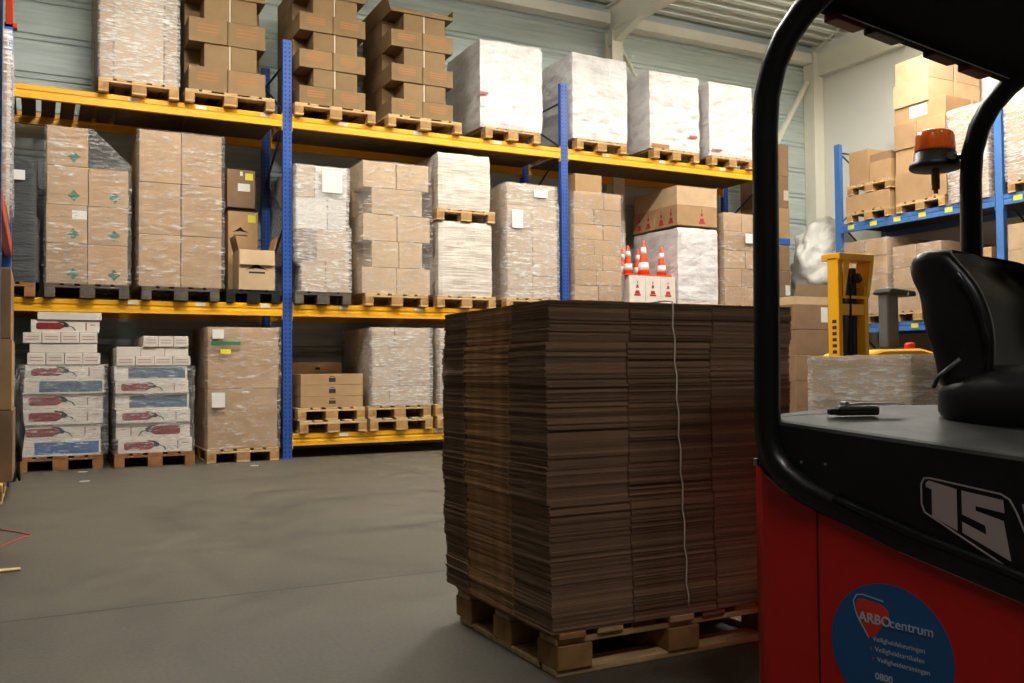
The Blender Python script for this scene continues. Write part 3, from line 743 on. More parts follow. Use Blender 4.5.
# ---- top shelf
T1 = 'tall film-wrapped load above the stars load'
load(T1, .57, 1.35, YF, YD, Z2, [(.74, [.18, .64, .18], 0, 0), (.74, [.18, .64, .18], 0, 0)], mats=[['carton', 'carton_pale', 'carton']] * 2, film='film_milky', pal='pale')
def bundles(ld, x0, x1, z, n, lh, start=0, tray=False):
    pallet('pale', (x0 + x1) / 2 + .03, YF - .02, z, 'wooden pallet under the ' + ld, w=.97); z += .1465
    xm = (x0 + x1) / 2; nm = ['left', 'right']
    for i in range(n):
        wide = (i + start) % 2 == 0; a, c = (x0, x1) if wide else (x0 + .17, x1 - .1); yi = .0 if wide else .015
        for j in range(2):
            p, q = (a + .004, xm - .004) if j == 0 else (xm + .004, c - .004)
            if not wide: p, q = (a, (a + c) / 2 - .003) if j == 0 else ((a + c) / 2 + .003, c)
            o = carton(p, q, YF + yi + RND.uniform(0, .01), YD - .02 if wide else YF + .34, z, z + lh - .003, 'fold', f'flat tray bundle, {rowname(i, n)} layer, {nm[j]}, in the {ld}', name='cardboard_bundle', cat='cardboard bundle')
            if not wide:
                pa, qa = (x0 + .004, xm - .004) if j == 0 else (xm + .004, x1 - .004)
                carton(pa, qa, YF + .345, YD - .02, z, z + lh - .003, 'fold', f'flat tray bundle, {rowname(i, n)} layer, rear {nm[j]}, in the {ld}', name='cardboard_bundle', cat='cardboard bundle')
            if wide:
                w = q - p; front_print(o, 'printed_lines', 'ink_brown', [rect(0, lh * (.45 + .14 * t), w * .55, .012) for t in range(3)])
            if j == 0 and not wide:
                mb = MB(); mb.box((q - p) / 2 - .014, (q - p) / 2 + .0, -.004, -.0005, 0, lh); mb.build('packing_strap', M['tape_white'], o)
        z += lh
    return z
bundles('bundled load next to the wrapped one', 1.46, 2.30, Z2, 5, .27)
bundles('bundled load beside the middle post', 2.68, 3.48, Z2, 7, .215)
zt = bundles('bundled load topped by an open tray', 3.80, 4.62, Z2, 6, .212)
e = empty('open_tray', (4.21, YF, zt + .002), 'open brown tray with raised walls on top of a bundled load', 'tray')
mb = MB(); mb.box(-.41, .41, 0, 1.0, 0, .006); mb.box(-.41, .41, .994, 1.0, .006, .16); mb.box(.404, .41, 0, .99, .006, .12); mb.box(-.41, .41, 0, .006, .006, .05)
mb.prism([(-.404, .006), (-.41, .006), (-.47, .17), (-.464, .17)], 0, .99, 'y'); mb.build('body', M['fold'], e)
for i, (a, c, zt, st, lb) in enumerate(((4.99, 5.92, 5.22, [('red_tape', 'tape_red', -.42, .42, .12, .03)], 'tall white wrapped load between the bundles and the second post'),
                                    (6.36, 7.27, 5.25, [], 'tall white wrapped load standing directly right of the second post'),
                                    (7.62, 8.52, 5.19, [('red_tape', 'tape_red', .3, .22, .14, .03), ('brown_scuff', 'ink_brown', -.28, .03, .3, .05)], 'white wrapped load with brown scuff at its lower corner'),
                                    (8.68, 9.52, 5.18, [('red_tape', 'ink_pink', -.3, .08, .18, .02)], 'last white wrapped load at the end of the top shelf'))):
    pallet('pale', (a + c) / 2, YF - .02, Z2, 'wooden pallet under the ' + lb.replace('standing ', ''))
    wrapped_block('wrapped_load', '', a, c, YF, YD, Z2 + .147, zt, 'white_wrap', lb, nseg=14, stripe=st, sag=.02, amp=.016)

# ---- floor level, first bay: extinguisher cartons
def ext_pic(c, w, h, flip=1, mat='ink_maroon'):
    L = w * .46; x0 = -w * .42 if flip > 0 else w * .36; s = flip; z = h * .5; t = h * .27
    X = lambda v: x0 + s * v
    body = [(X(0), z - t * .7), (X(.02), z - t), (X(L * .72), z - t), (X(L * .86), z - t * .45), (X(L * .86), z + t * .45), (X(L * .72), z + t), (X(.02), z + t), (X(0), z + t * .7)]
    head = [(X(L * .86), z - t * .3), (X(L), z - t * .3), (X(L * 1.02), z + t * .5), (X(L * .9), z + t * 1.2), (X(L * .66), z + t * 1.45), (X(L * .68), z + t * 1.15), (X(L * .86), z + t * .7)]
    hose = [(X(L), z + t * .3), (X(L * 1.16), z - t * .2), (X(L * 1.24), z - t * 1.2), (X(L * 1.2), z - t * 1.2), (X(L * 1.12), z - t * .3), (X(L), z)]
    front_print(c, 'printed_extinguisher', mat, [body if s > 0 else body[::-1]]); front_print(c, 'printed_valve', 'ink', [head if s > 0 else head[::-1], hose if s > 0 else hose[::-1]])
def ext_stack(ld, x0, y0, layers, z):
    n = len(layers)
    for i, (kind, h, a, c, k_) in enumerate(layers):
        w = (c - a)
        for q, dp in enumerate(('front', 'rear')):
            for j in range(k_):
                p = x0 + a + w * j / k_ + .002; s = x0 + a + w * (j + 1) / k_ - .002
                kinds = {'e': 'extinguisher picture', 'r': 'extinguisher picture', 'b': 'blue picture', 's': 'slate blue picture', 'p': 'plain face', 'n': 'small plain end'}[kind]
                pos = '' if k_ == 1 else {2: (', left', ', right'), 3: (', left', ', middle', ', right'), 4: (', far left', ', centre-left', ', centre-right', ', far right')}[k_][j]
                lab = f'white carton, {kinds}, {rowname(i, n)} layer{pos}, {dp}, {ld}'
                y = y0 + .015 * (i % 2) + RND.uniform(0, .015)
                o = carton(p, s, y + .0 if q == 0 else y0 + .6, y0 + .58 if q == 0 else y0 + 1.14, z, z + h - .002, 'carton_white', lab)
                if q == 0:
                    if kind in 'er': ext_pic(o, w, h, -1 if kind == 'r' else 1)
                    elif kind in 'bs': front_print(o, 'printed_picture', 'ink_blue' if kind == 'b' else 'ink_slate', [rect(w * .08, h * .5, w * .78, h * .74)])
                    elif kind == 'n': front_print(o, 'printed_lines', 'ink_pink', [rect(0, h * .62, w / k_ * .7, .006), rect(0, h * .36, w / k_ * .7, .006)])
                    if kind in 'er': front_print(o, 'printed_lines', 'ink_pink', [rect((w * .3) * (1 if kind == 'e' else -1), h * .5, .012, h * .6), rect((w * .4) * (1 if kind == 'e' else -1), h * .62, w * .08, .008)])
        z += h
    return z
pallet('red', .23, 10.50, 0, 'brown wooden pallet under the taller stack of extinguisher cartons', w=.8)
e1 = [('b', .165, 0, .76, 1), ('e', .155, 0, .76, 1), ('e', .165, .03, .78, 1), ('e', .15, .03, .78, 1), ('s', .15, .04, .79, 1), ('e', .15, .05, .79, 1), ('n', .12, .07, .75, 4), ('p', .10, .09, .72, 1), ('n', .11, .03, .72, 4), ('e', .13, .1, .74, 1), ('p', .08, .16, .76, 1)]
ext_stack('taller stack', -.15, 10.50, e1, .146)
tz = .146 + sum(l[1] for l in e1)
filmwrap('', [(.15, 1.09, -.15, .65, 10.5, 11.64)], 'film', label='clear stretch film wound round the taller extinguisher carton stack')
pallet('red', 1.13, 10.42, 0, 'brown wooden pallet under the shorter stack of extinguisher cartons', w=.8)
e2 = [('e', .15, .02, .76, 1), ('r', .165, .0, .74, 1), ('e', .14, 0, .74, 1), ('s', .17, -.01, .73, 1), ('e', .14, -.01, .72, 1), ('s', .155, -.02, .71, 1), ('n', .10, .0, .74, 4), ('p', .10, .0, .72, 3), ('n', .115, .26, .72, 3)]
ext_stack('shorter stack', .745, 10.42, e2, .146)
filmwrap('', [(.15, 1.06, .735, 1.50, 10.42, 11.56)], 'film', label='clear stretch film wound round the shorter extinguisher carton stack')
LWR = 'wrapped pair of large cartons on the floor'
out, _ = load(LWR, 1.66, 2.42, 10.42, 11.5, 0, [(.66, [1], 0, 0, 1), (.68, [1], -.005, -.01, 1)], mat='carton', film='film', pal='pale', pw=.78)
c = get(out, 1, 0); front_print(c, 'green_tape', 'tape_green', [rect(-.2, .5, .32, .04)], y=-.047); front_print(c, 'yellow_label', 'yellow_paper', [rect(-.2, .41, .11, .05)], y=-.047); front_print(c, 'shipping_label', 'paper', [rect(-.28, .6, .12, .1)], y=-.047)
c = get(out, 0, 0); front_print(c, 'shipping_label', 'paper', [rect(-.27, .54, .14, .16)], y=-.047)
# ---- floor beam, second bay
for i, (x, nm) in enumerate(((3.08, 'flat cartons'), (3.92, 'grey-brown wrapped load'), (4.78, 'wrapped load half hidden by the sheet stack'))):
    pallet('pale', x, YF + .0, Z0, f'lower of two stacked pallets under the {nm}'); pallet('pale', x - .02, YF + .01, Z0 + .1455, f'upper of two stacked pallets under the {nm}')
zz = Z0 + .2915
for i in range(3):
    c = carton(2.70, 3.44, YF + .03, YF + .58, zz + i * .13, zz + i * .13 + .128, 'carton', f'flat brown carton with printed mark, {("bottom", "middle", "top")[i]} of three on double pallets')
    front_print(c, 'printed_mark', 'ink', [rect(.0, .06, .08, .05 if i else .04), rect(.0, .1, .06, .008)])
for i in range(2):
    c = carton(2.66, 3.36, YF + .62, YF + 1.1, zz + i * .265, zz + i * .265 + .263, 'carton', f'brown carton behind the three flat ones, {("lower", "upper")[i]}')
    front_print(c, 'printed_mark', 'ink', [rect(.05, .19, .06, .03)]) if i else None
LL = 'grey-brown wrapped load on double pallets'
load(LL, 3.55, 4.30, YF + .02, YD, zz, [(.235, [1, 2.4], 0, 0), (.235, [1, 1.2], 0, 0), (.235, [1, 2.4], 0, 0), (.235, [1, 1.6], 0, 0)], mat='carton_pale', pal=None, film='film_milky')
load('wrapped load half hidden behind the sheet stack', 4.42, 5.16, YF + .02, YD, zz, [(.47, [1], 0, 0), (.47, [1], 0, 0)], mat='carton_pale', pal=None, film='film_milky')

# ------------------------------------------------------------------ near rack contents
def free_load(*a, **k_): return load(*a, **k_)
pallet('pale', -.62, 8.0, 0, 'wooden pallet on the floor under the rack end with blue post', w=.8)
for i in range(3):
    carton(-1.0, -.155 - .01 * i, 8.2, 9.2, .146 + i * .56, .146 + i * .56 + .555, 'carton_dark' if i != 1 else 'carton', f'brown carton at floor level of the red-beamed rack end, {("lowest", "middle", "upper")[i]}')
pallet('grey', -.64, 8.0, 2.163, 'wooden pallet on the red beam of the rack end', w=.78)
for i in range(2):
    carton(-1.0, -.215, 8.2, 9.2, 2.31 + i * .7, 2.31 + i * .7 + .695, 'carton_pale', f'film-wrapped carton above the red beam, {("lower", "upper")[i]}')
filmwrap('', [(2.31, 3.70, -1.0, -.205, 8.2, 9.2)], 'film_milky', label='milky film round the load above the red beam')
# black crumpled bag between rack end and extinguisher pallet
def blob(name, label, cat, loc, rx, ry, rz, mat, amp, sub=4, seed=0, knot=None, fr=3.0):
    from mathutils import noise as NZ
    bm = bmesh.new(); bmesh.ops.create_icosphere(bm, subdivisions=sub, radius=1)
    for v in bm.verts:
        n_ = v.co.normalized(); d = 1 + amp * NZ.noise(n_ * fr + Vector((seed, 0, 0))) + amp * .5 * NZ.noise(n_ * fr * 2.7 + Vector((seed, 5, 0))) + amp * .3 * abs(NZ.noise(n_ * fr * 5))
        if knot and n_.z > .55: d += knot * (n_.z - .55)
        x = max(-.9, min(.9, n_.x * d)); z = max(-.82, n_.z * d)
        v.co = Vector((n_.x * d * rx, n_.y * d * ry, (z + .82) * rz))
    me = bpy.data.meshes.new(name); bm.to_mesh(me); bm.free(); me.materials.append(M[mat])
    for p in me.polygons: p.use_smooth = True
    return tag(link(name, me, None, loc), label, cat)
blob('plastic_bag', 'crumpled black bag between the rack end and the extinguisher stack', 'bag', (-.2, 9.72, .0), .085, .16, .56, 'plastic_black', .45, seed=3, knot=.3)
mb = MB(); mb.prism([(-.17, 1.70), (-.1, 1.62), (-.09, 1.42), (-.16, 1.45)], 9.34, 9.345, 'y'); 
# ------------------------------------------------------------------ side rack loads (face -X)
def side_carton(y0, y1, x0, x1, z0, z1, mat, label, lab=None):
    o = carton(x0, x1, y0, y1, z0, z1, mat, label)
    if lab:
        mb = MB(); w = x1 - x0; mb.box(-w / 2 - .0015, -w / 2 - .0002, (y1 - y0) * lab[0], (y1 - y0) * (lab[0] + lab[2]), (z1 - z0) * lab[1], (z1 - z0) * (lab[1] + lab[3])); mb.build('shipping_label', M['paper'], o)
    return o
XF = XS - .03
def side_pallet(y, z, label, kind='pale'):
    # short side faces the aisle (-X): rotate so local +Y points to +X
    return pallet(kind, XF, y, z, label, rot=-PI / 2)
SZ = 3.172
side_pallet(9.62, SZ, 'lower pallet at the far end of the side rack shelf, on the blue beam')
for q in range(2): side_carton(9.23, 10.03, XF + .01 + q * .6, XF + .59 + q * .6, SZ + .146, SZ + .40, 'carton', f'long brown carton between two pallets on the side rack, {("aisle", "wall")[q]} side')
side_pallet(9.60, SZ + .405, 'upper pallet at the far end of the side rack shelf, on cartons')
side_carton(9.62, 9.98, XF + .03, XF + .45, SZ + .553, SZ + 1.06, 'carton', 'upright brown carton on the upper pallet, next to the rack end post')
side_carton(9.22, 9.60, XF + .03, XF + .5, SZ + .553, SZ + .84, 'carton', 'lower brown carton on the upper pallet of the side rack')
side_carton(9.24, 9.60, XF + .06, XF + .5, SZ + .843, SZ + .96, 'carton_dark', 'thin open-edged carton on the lower brown carton of the side rack')
side_pallet(8.72, SZ, 'pallet under the tallest carton tower of the side rack')
rows = [(.42, .84, 0), (.34, .84, 0), (.36, .84, 0), (.24, .84, 0), (.33, .58, .26), (.33, .56, .26)]
z = SZ + .146
for i, (h, L_, off) in enumerate(rows):
    split = [(0, .55), (.55, 1)] if i in (1, 2) else ([(0, 1)] if i in (4, 5) else [(0, 1)])
    for j, (a, c) in enumerate(split):
        ya = 8.29 + off + L_ * a; yb = 8.29 + off + L_ * c
        for q in range(2):
            side_carton(ya + .003, yb - .003, XF + .01 + q * .56 + (.02 if i % 2 else 0), XF + .55 + q * .56, z, z + h - .003, 'carton' if i < 4 else 'carton_pale',
                        f'brown carton, {rowname(i, 6)} layer of the side rack tower, {("aisle", "wall")[q]} side' + (f', {("near", "far")[j]} half' if len(split) > 1 else ''), lab=(.35, .2, .35, .7) if (i == 3 and q == 0) else None)
    z += h
side_pallet(8.0 - .13, SZ, 'pallet under the film-wrapped load between tower and side rack post') if False else None
def sload(ld, y0, y1, z, hs, film, pal=True, x1=1.12, mat='carton', lab=None, kind='pale'):
    if pal: side_pallet((y0 + y1) / 2, z, 'pallet under the ' + ld, kind); z += .1465
    z0 = z
    for i, h in enumerate(hs):
        for j in range(2):
            a = y0 + (y1 - y0) * j / 2; side_carton(a + .004, a + (y1 - y0) / 2 - .004, XF + .01 + RND.uniform(0, .01), XF + x1, z, z + h - .003, mat, f'brown carton, {rowname(i, len(hs))} layer, {("near", "far")[j]} half, in the {ld}', lab=lab if (lab and i == len(hs) - 2 and j == 0) else None)
        z += h
    if film: filmwrap(ld, [(z0, z, XF + .01, XF + x1, y0, y1)], film)
# (tower pallet spans 8.32-9.12) wrapped load keeps clear of it
sload('wrapped load beside the side rack tower', 7.67, 8.24, SZ, [.42, .42, .42], 'film_milky', x1=1.1, lab=(.1, .2, .6, .7), pal=False)
sload('wrapped load past the middle side post', 6.60, 7.42, SZ, [.34, .33, .33], 'film_milky', lab=None)
sload('second load past the middle side post', 5.2, 6.1, SZ, [.3, .3, .3], None)
SL = 1.632
sload('far lower wrapped load of the side rack', 9.3, 10.1, SL, [.28, .28, .28, .26], 'film')
sload('middle lower wrapped load of the side rack', 8.4, 9.2, SL, [.31, .31, .31], 'film')
sload('lower load next to the middle side post', 7.66, 8.34, SL, [.3, .3, .3], None, pal=False)
sload('pale tan lower load past middle side post', 6.66, 7.44, SL, [.34, .33, .33], None, mat='carton_pale')
sload('lower load past the pale tan one', 5.6, 6.4, SL, [.34, .33, .3], None)
for q, y in enumerate((9.72, 8.88, 8.06)):
    sload(f'floor-level load of the side rack, {("far", "middle", "near")[q]} one', y - .38, y + .38, 0, [.35, .35, .3], None, mat='carton_dark')

# ------------------------------------------------------------------ carton tower behind the last post, loose load, big bag
for i in range(9):
    h = .5; c = carton(10.06, 10.62 - .01 * (i % 2), 10.9, 11.4, i * .503, i * .503 + h, 'carton_dark' if i % 3 else 'carton', f'brown carton, {["lowest", "second", "third", "fourth", "fifth", "sixth", "seventh", "eighth", "topmost"][i]} of the slim tower behind the last rack post')
    if i in (4, 7): front_print(c, 'shipping_label', 'paper' if i == 4 else 'tape_white', [rect(.22, .2, .1, .16)])
pallet('pale', 9.16, 9.0, 0, 'pallet under the carton pile in front of the last bay', w=.7)
z = .146
for i in range(5):
    for q in range(1):
        c = carton(8.83 + .01 * (i % 2), 9.49, 9.0, 9.85, z, z + .333, 'carton_dark', f'brown carton, {rowname(i, 5)} layer of the pile in front of the last bay')
        if i == 4: front_print(c, 'shipping_label', 'paper', [rect(.2, .2, .12, .2)])
    z += .336
e = empty('open_carton', (9.165, 9.0, z + .001), 'shallow open carton with raised front flap on the pile in front of the last bay', 'carton')
mb = MB(); mb.box(-.34, .34, 0, .006, 0, .1); mb.box(-.34, .34, .79, .796, 0, .1); mb.box(-.34, -.334, .006, .79, 0, .1); mb.box(.334, .34, .006, .79, 0, .1); mb.build('body', M['carton_pale'], e)
mb = MB(); mb.prism([(0, .1), (.006, .1), (-.03, .26), (-.036, .26)], -.33, .33, 'x'); mb.build('front_flap', M['carton_pale'], e)
for i in range(4): carton(10.70, 11.5, 10.42, 11.35, .52 * i, .52 * i + .517, 'carton_dark', f'brown carton, {ORD[i]} of four under the big milky bag')
blob('plastic_bag', 'big milky plastic bag lying on cartons in the hall corner', 'bag', (11.34, 10.86, 2.085), .60, .44, .66, 'bag', .24, sub=5, seed=11, knot=.25, fr=1.6)
blob('plastic_bag', 'smaller milky bag with upright tip, beside the big milky bag', 'bag', (10.98, 10.62, 3.0), .16, .14, .24, 'bag', .4, seed=5) if False else None

# ------------------------------------------------------------------ yellow stacker
st = empty('pallet_stacker', (6.32, 6.0, 0), 'yellow pallet stacker with tall mast behind the wrapped carton', 'pallet stacker')
def part(name, mat, fn, bevel=0, smooth=False, parent=None):
    mb = MB(); fn(mb); return mb.build(name, M[mat], parent or st, bevel=bevel, smooth=smooth)
part('mast_channel', 'stack_yellow', lambda b: (b.box(.1, .15, 0, .13, .1, 1.98)), .004)
part('mast_channel', 'stack_yellow', lambda b: (b.box(.43, .48, 0, .14, .1, 1.72)), .004)
part('mast_head', 'stack_yellow', lambda b: (b.box(.1, .54, -.02, .2, 1.96, 2.02), b.prism([(.50, 1.96), (.54, 1.96), (.47, 1.62), (.43, 1.62)], -.02, .15, 'y'), b.prism([(.15, 1.96), (.23, 1.96), (.165, 1.62), (.15, 1.62)], -.02, 0, 'y')), .003)
part('cross_member', 'stack_yellow', lambda b: b.box(.15, .43, .01, .05, 1.46, 1.56), .003)
part('cross_member', 'stack_yellow', lambda b: b.box(.15, .47, -.01, .02, 1.61, 1.635), .003)
for x in (.2, .38): part('inner_rail', 'chain', lambda b, x=x: b.box(x - .035, x + .035, .08, .18, .12, 1.9), .003)
part('lift_cylinder', 'silver', lambda b: b.tube([(.29, .17, .12), (.29, .17, 1.85)], .022, 12), smooth=True)
for x in (.22, .35): part('lift_chain', 'chain', lambda b, x=x: b.box(x - .012, x + .012, .05, .07, .3, 1.85))
part('hydraulic_hose', 'black_rubber', lambda b: b.tube([(.25, .02, 1.85), (.23, -.02, 1.7), (.22, -.025, 1.5), (.225, 0, 1.2), (.25, .02, .7)], .012, 8), smooth=True)
part('chain_pulley', 'chain', lambda b: b.tube([(.36, .0, 1.8), (.36, .12, 1.8)], .045, 14), smooth=True)
part('side_marking', 'ink', lambda b: [b.box(.099, .1, .03, .08, 1.0 + .055 * i, 1.03 + .055 * i) for i in range(8)])
part('body_cover', 'stack_yellow', lambda b: b.prism([(.5, .12), (1.5, .12), (1.5, 1.04), (1.42, 1.12), (1.2, 1.16), (.7, 1.15), (.5, 1.10)], .02, .62, 'y'), .02)
part('control_panel', 'plastic_black', lambda b: b.box(.95, 1.25, .2, .56, 1.155, 1.17), .004)
bt = part('stop_button', 'button_red', lambda b: b.lathe([(.045, 0), (.05, .02), (.05, .05), (.03, .065)], (1.16, .12, 1.155), 16), smooth=True)
part('tiller_column', 'grey_plastic', lambda b: b.prism([(1.08, 1.171), (1.24, 1.171), (1.24, 1.72), (1.08, 1.73)], .3, .42, 'y'), .012)
part('tiller_head', 'plastic_black', lambda b: b.prism([(1.04, 1.715), (1.06, 1.70), (1.45, 1.685), (1.45, 1.74), (1.1, 1.76)], .26, .46, 'y'), .012)
part('badge', 'paper', lambda b: b.prism([(1.30, 1.69), (1.34, 1.69), (1.33, 1.725)], .2585, .2598, 'y'))
for y in (.08, .5): part('fork', 'stack_yellow', lambda b, y=y: b.box(-1.0, 0, y - .02, y + .12, .08, .14) , .01)
for (x, y) in ((.3, .02), (1.3, .1), (1.3, .5)):
    part('wheel', 'black_rubber', lambda b, x=x, y=y: b.tube([(x, y, .075), (x, y + .06, .075)], .075, 16), smooth=False)

# ------------------------------------------------------------------ wrapped low load behind the truck
LK = 'low wrapped load behind the red truck'
pallet('pale', 5.24, 3.78, 0, 'wooden pallet under the low wrapped load behind the red truck', w=1.2)
out, zt = load(LK, 4.66, 5.84, 3.8, 4.6, .1455, [(.31, [1, 1], 0, 0, 1), (.31, [1, 1], 0, 0, 1), (.295, [1, 1], 0, 0, 1)], mat='carton_pale', pal=None, film='film_milky')

# ------------------------------------------------------------------ flat carton stack on its pallet (in front)
e = empty('wooden_pallet', (1.48, 2.56, 0), 'rough wooden pallet under the tall stack of flattened cartons', 'pallet')
def pp(name, mat, *bx):
    mb = MB(); mb.box(*bx); return mb.build(name, M[mat], e, bevel=.003)
for x in (0, .435, .87):
    for y in (0, .33, .66): pp('block', 'wood_block', x, x + .13, y, y + .14, .0225, .1)
for y in (0, .33, .66): pp('long_board', 'wood', 0, 1.0, y + .01, y + .125, .1, .1215)
for y in (0, .33, .66): pp('bottom_board', 'wood', 0, 1.0, y + .01, y + .11, 0, .022)
for i, x in enumerate((0, .15, .29, .435, .58, .73, .88)): pp('top_board', 'wood' if i % 2 else 'wood_red', x, x + .1, -.012 + .01 * (i % 3), .80, .122, .143)
for x in (.05, .48, .95):
    for y in (.13, .445): pp('bottom_cross_board', 'wood', x - .05, x + .05, y, y + .2, 0, .0215)
def make_sheet(variant):
    """one flattened carton: two plies, slits between the flaps on all four sides"""
    W, D_ = 1.03, .85; th = .0041; rr = random.Random(40 + variant)
    mb = MB()
    xs = (.31, .66); ys = (.265, .64)
    for ply in range(2):
        g = .0025; ins = [rr.uniform(-.003, .003) for _ in range(12)]
        # outline walked counter-clockwise from the front left corner, notched at every slit
        pts = []
        def add(x, y): pts.append((x, y))
        add(0 + ins[0], ins[1])
        for i, x in enumerate(xs): add(x - g, ins[1 + i]); add(x - g, .14); add(x + g, .14); add(x + g, ins[2 + i])
        add(W + ins[4], ins[3])
        for i, y in enumerate(ys): add(W + ins[4 + i], y - g); add(W - .1, y - g); add(W - .1, y + g); add(W + ins[5 + i], y + g)
        add(W + ins[6], D_ + ins[7])
        for i, x in enumerate(reversed(xs)): add(x + g, D_ + ins[7]); add(x + g, D_ - .14); add(x - g, D_ - .14); add(x - g, D_ + ins[8])
        add(ins[9], D_ + ins[8])
        for i, y in enumerate(reversed(ys)):
            mid = ins[10] + (.004 if i == 0 else 0)
            add(ins[9] + (.0 if i == 0 else .004), y + g); add(.1, y + g); add(.1, y - g); add(ins[10] + (.004 if i == 0 else 0), y - g)
        b0 = len(mb.v); n = len(pts); z0 = ply * (th + .0004); z1 = z0 + th
        mb.v += [(p[0], p[1], z0) for p in pts] + [(p[0], p[1], z1) for p in pts]
        mb.f.append(tuple(b0 + i for i in range(n - 1, -1, -1))); mb.mi.append(0); mb.f.append(tuple(b0 + n + i for i in range(n))); mb.mi.append(0)
        for i in range(n):
            a, c = pts[i], pts[(i + 1) % n]
            left = abs(a[0]) < .02 and abs(c[0]) < .02 and min(a[1], c[1]) > .25 and max(a[1], c[1]) < .66
            mb.f.append((b0 + i, b0 + (i + 1) % n, b0 + n + (i + 1) % n, b0 + n + i)); mb.mi.append(1 if left else 0)
    me = bpy.data.meshes.new('flattened_carton'); me.from_pydata(mb.v, [], mb.f)
    me.materials.append(M['kraft']); me.materials.append(M['kraft_edge'])
    for p, i in zip(me.polygons, mb.mi): p.material_index = i
    bm = bmesh.new(); bm.from_mesh(me); bmesh.ops.recalc_face_normals(bm, faces=bm.faces); bm.to_mesh(me); bm.free()
    return me
SH = [make_sheet(i) for i in range(6)]
zz = .1435; nS = 117; bx = by = 0; left_in_bundle = 0; br = 0
pitch = (1.207 - zz) / nS
SR = random.Random(12)
for i in range(nS):
    if left_in_bundle == 0:
        left_in_bundle = SR.randint(9, 15); bx = SR.uniform(-.006, .006); by = SR.uniform(-.005, .005); br = SR.uniform(-.004, .004)
    left_in_bundle -= 1
    # the pile leans slightly outwards in the middle
    t = i / nS; lean = .012 * math.sin(PI * t) + .006 * t
    o = link('flattened_carton', SH[SR.randrange(6)], None, (1.462 - lean + bx + SR.uniform(-.0018, .0018), 2.555 + .008 * t + by + SR.uniform(-.0018, .0018), zz + i * pitch), br)
    o.scale = (1, 1, (pitch - .0003) / .0086)
    tag(o, 'flattened brown carton lying in the tall strapped stack on the rough pallet', 'flattened carton', 'flattened cartons in the strapped stack')
# twine round the stack
path = []
for i in range(26):
    t = i / 25; path.append((1.985 - .045 * t + .004 * math.sin(i * 2.1), 2.543 + .008 * t, .165 + (1.212 - .165) * t))
path += [(1.925, 2.57, 1.216), (1.92, 3.0, 1.214), (1.915, 3.43, 1.216), (1.915, 3.455, 1.2), (1.92, 3.455, .7), (1.93, 3.45, .17)]
mb = MB(); mb.tube(path, .0028, 6, up=(.3, .2, .9)); tag(mb.build('twine', M['twine'], None, smooth=True), 'thin white twine tied down the front of the flattened carton stack', 'twine')

# ------------------------------------------------------------------ small things on the floor
mb = MB(); mb.tube([(-.35, 6.75, .004), (-.2, 6.7, .004), (-.08, 6.5, .004), (-.02, 6.38, .004), (-.1, 6.2, .004), (-.2, 5.95, .004), (-.4, 5.9, .004)], .0035, 6, up=(0, 0, 1)); tag(mb.build('string', M['string_red'], None), 'red string lying in a loop on the concrete floor', 'string')
mb = MB(); mb.box(-.3, -.06, 5.25, 5.3, 0, .012); o = tag(mb.build('wood_splinter', M['wood'], None, bevel=.004), 'short pale wood splinter lying on the concrete near the rack end', 'wood splinter')
for x, y, lab in ((.42, 10.2, 'small white scrap on the floor before the taller extinguisher stack'), (.4, 9.3, 'thin white paper shred on the floor in the aisle'), (2.05, 9.9, 'small white scrap on the floor before the wrapped pair')):
    mb = MB(); mb.prism([(-.04, -.01), (.03, -.02), (.05, .01), (-.02, .02)], .001, .006, 'z'); tag(mb.build('paper_scrap', M['paper'], None, loc=(x, y, 0)), lab, 'paper scrap')

# ------------------------------------------------------------------ red forklift truck
fk = empty('forklift_truck', (1.69, 1.83, 0), 'red and black forklift truck with a round blue sticker and curved black guard', 'forklift', rotz=math.radians(9.5))
def fp(name, mat, fn, bevel=0, smooth=False, parent=None, seg=2):
    mb = MB(); fn(mb); return mb.build(name, M[mat], parent or fk, bevel=bevel, smooth=smooth, seg=seg)
WB = 1.10
def zb(y):   # boundary between red and black
    pts = [(.4, .735), (.04, .73), (-.04, .672), (-.153, .628), (-.365, .562), (-.634, .497), (-1.2, .33), (-1.6, .3)]
    for (a, za), (c, zc_) in zip(pts, pts[1:]):
        if c <= y <= a: return za + (zc_ - za) * (a - y) / (a - c)
    return pts[-1][1] if y < -1 else pts[0][1]
def zd(y):   # edge of the hood top
    return .846 + (.797 - .846) * min(1, max(0, (-.04 - y) / .6)) if y < -.04 else .85
def outline(ins=0.0, y_end=-1.5):
    """plan outline: straight side, rounded rear corner and bowed counterweight"""
    pts = []
    for i in range(15): pts.append((ins, y_end + (0 - y_end) * i / 14))
    for i in range(1, 8):
        a = PI - (PI / 2) * i / 7; pts.append((.10 + (.10 - ins) * math.cos(a), 0.0 + (.085 - ins) * math.sin(a)))
    for i in range(1, 12):
        t = i / 12; pts.append((.10 + (WB - .20) * t, .085 - ins + .14 * math.sin(PI * t)))
    for i in range(0, 8):
        a = PI / 2 - (PI / 2) * i / 7; pts.append((WB - .10 + (.10 - ins) * math.cos(a), (.085 - ins) * math.sin(a)))
    for i in range(1, 15): pts.append((WB - ins, 0 + (y_end) * i / 14))
    return pts
def skirt(mb, pts, zlo, zhi, m=0, closed_top=False, crown=0):
    n = len(pts); b0 = len(mb.v)
    mb.v += [(x, y, zlo(y)) for x, y in pts] + [(x, y, zhi(y)) for x, y in pts]
    for i in range(n): mb.f.append((b0 + i, b0 + (i + 1) % n, b0 + n + (i + 1) % n, b0 + n + i)); mb.mi.append(m)
def body(mb):
    P_ = outline(); skirt(mb, P_, lambda y: .12, lambda y: zb(y)); n = len(P_)
    mb.f.append(tuple(range(n - 1, -1, -1))); mb.mi.append(0)
fp('red_body', 'red_paint', body)
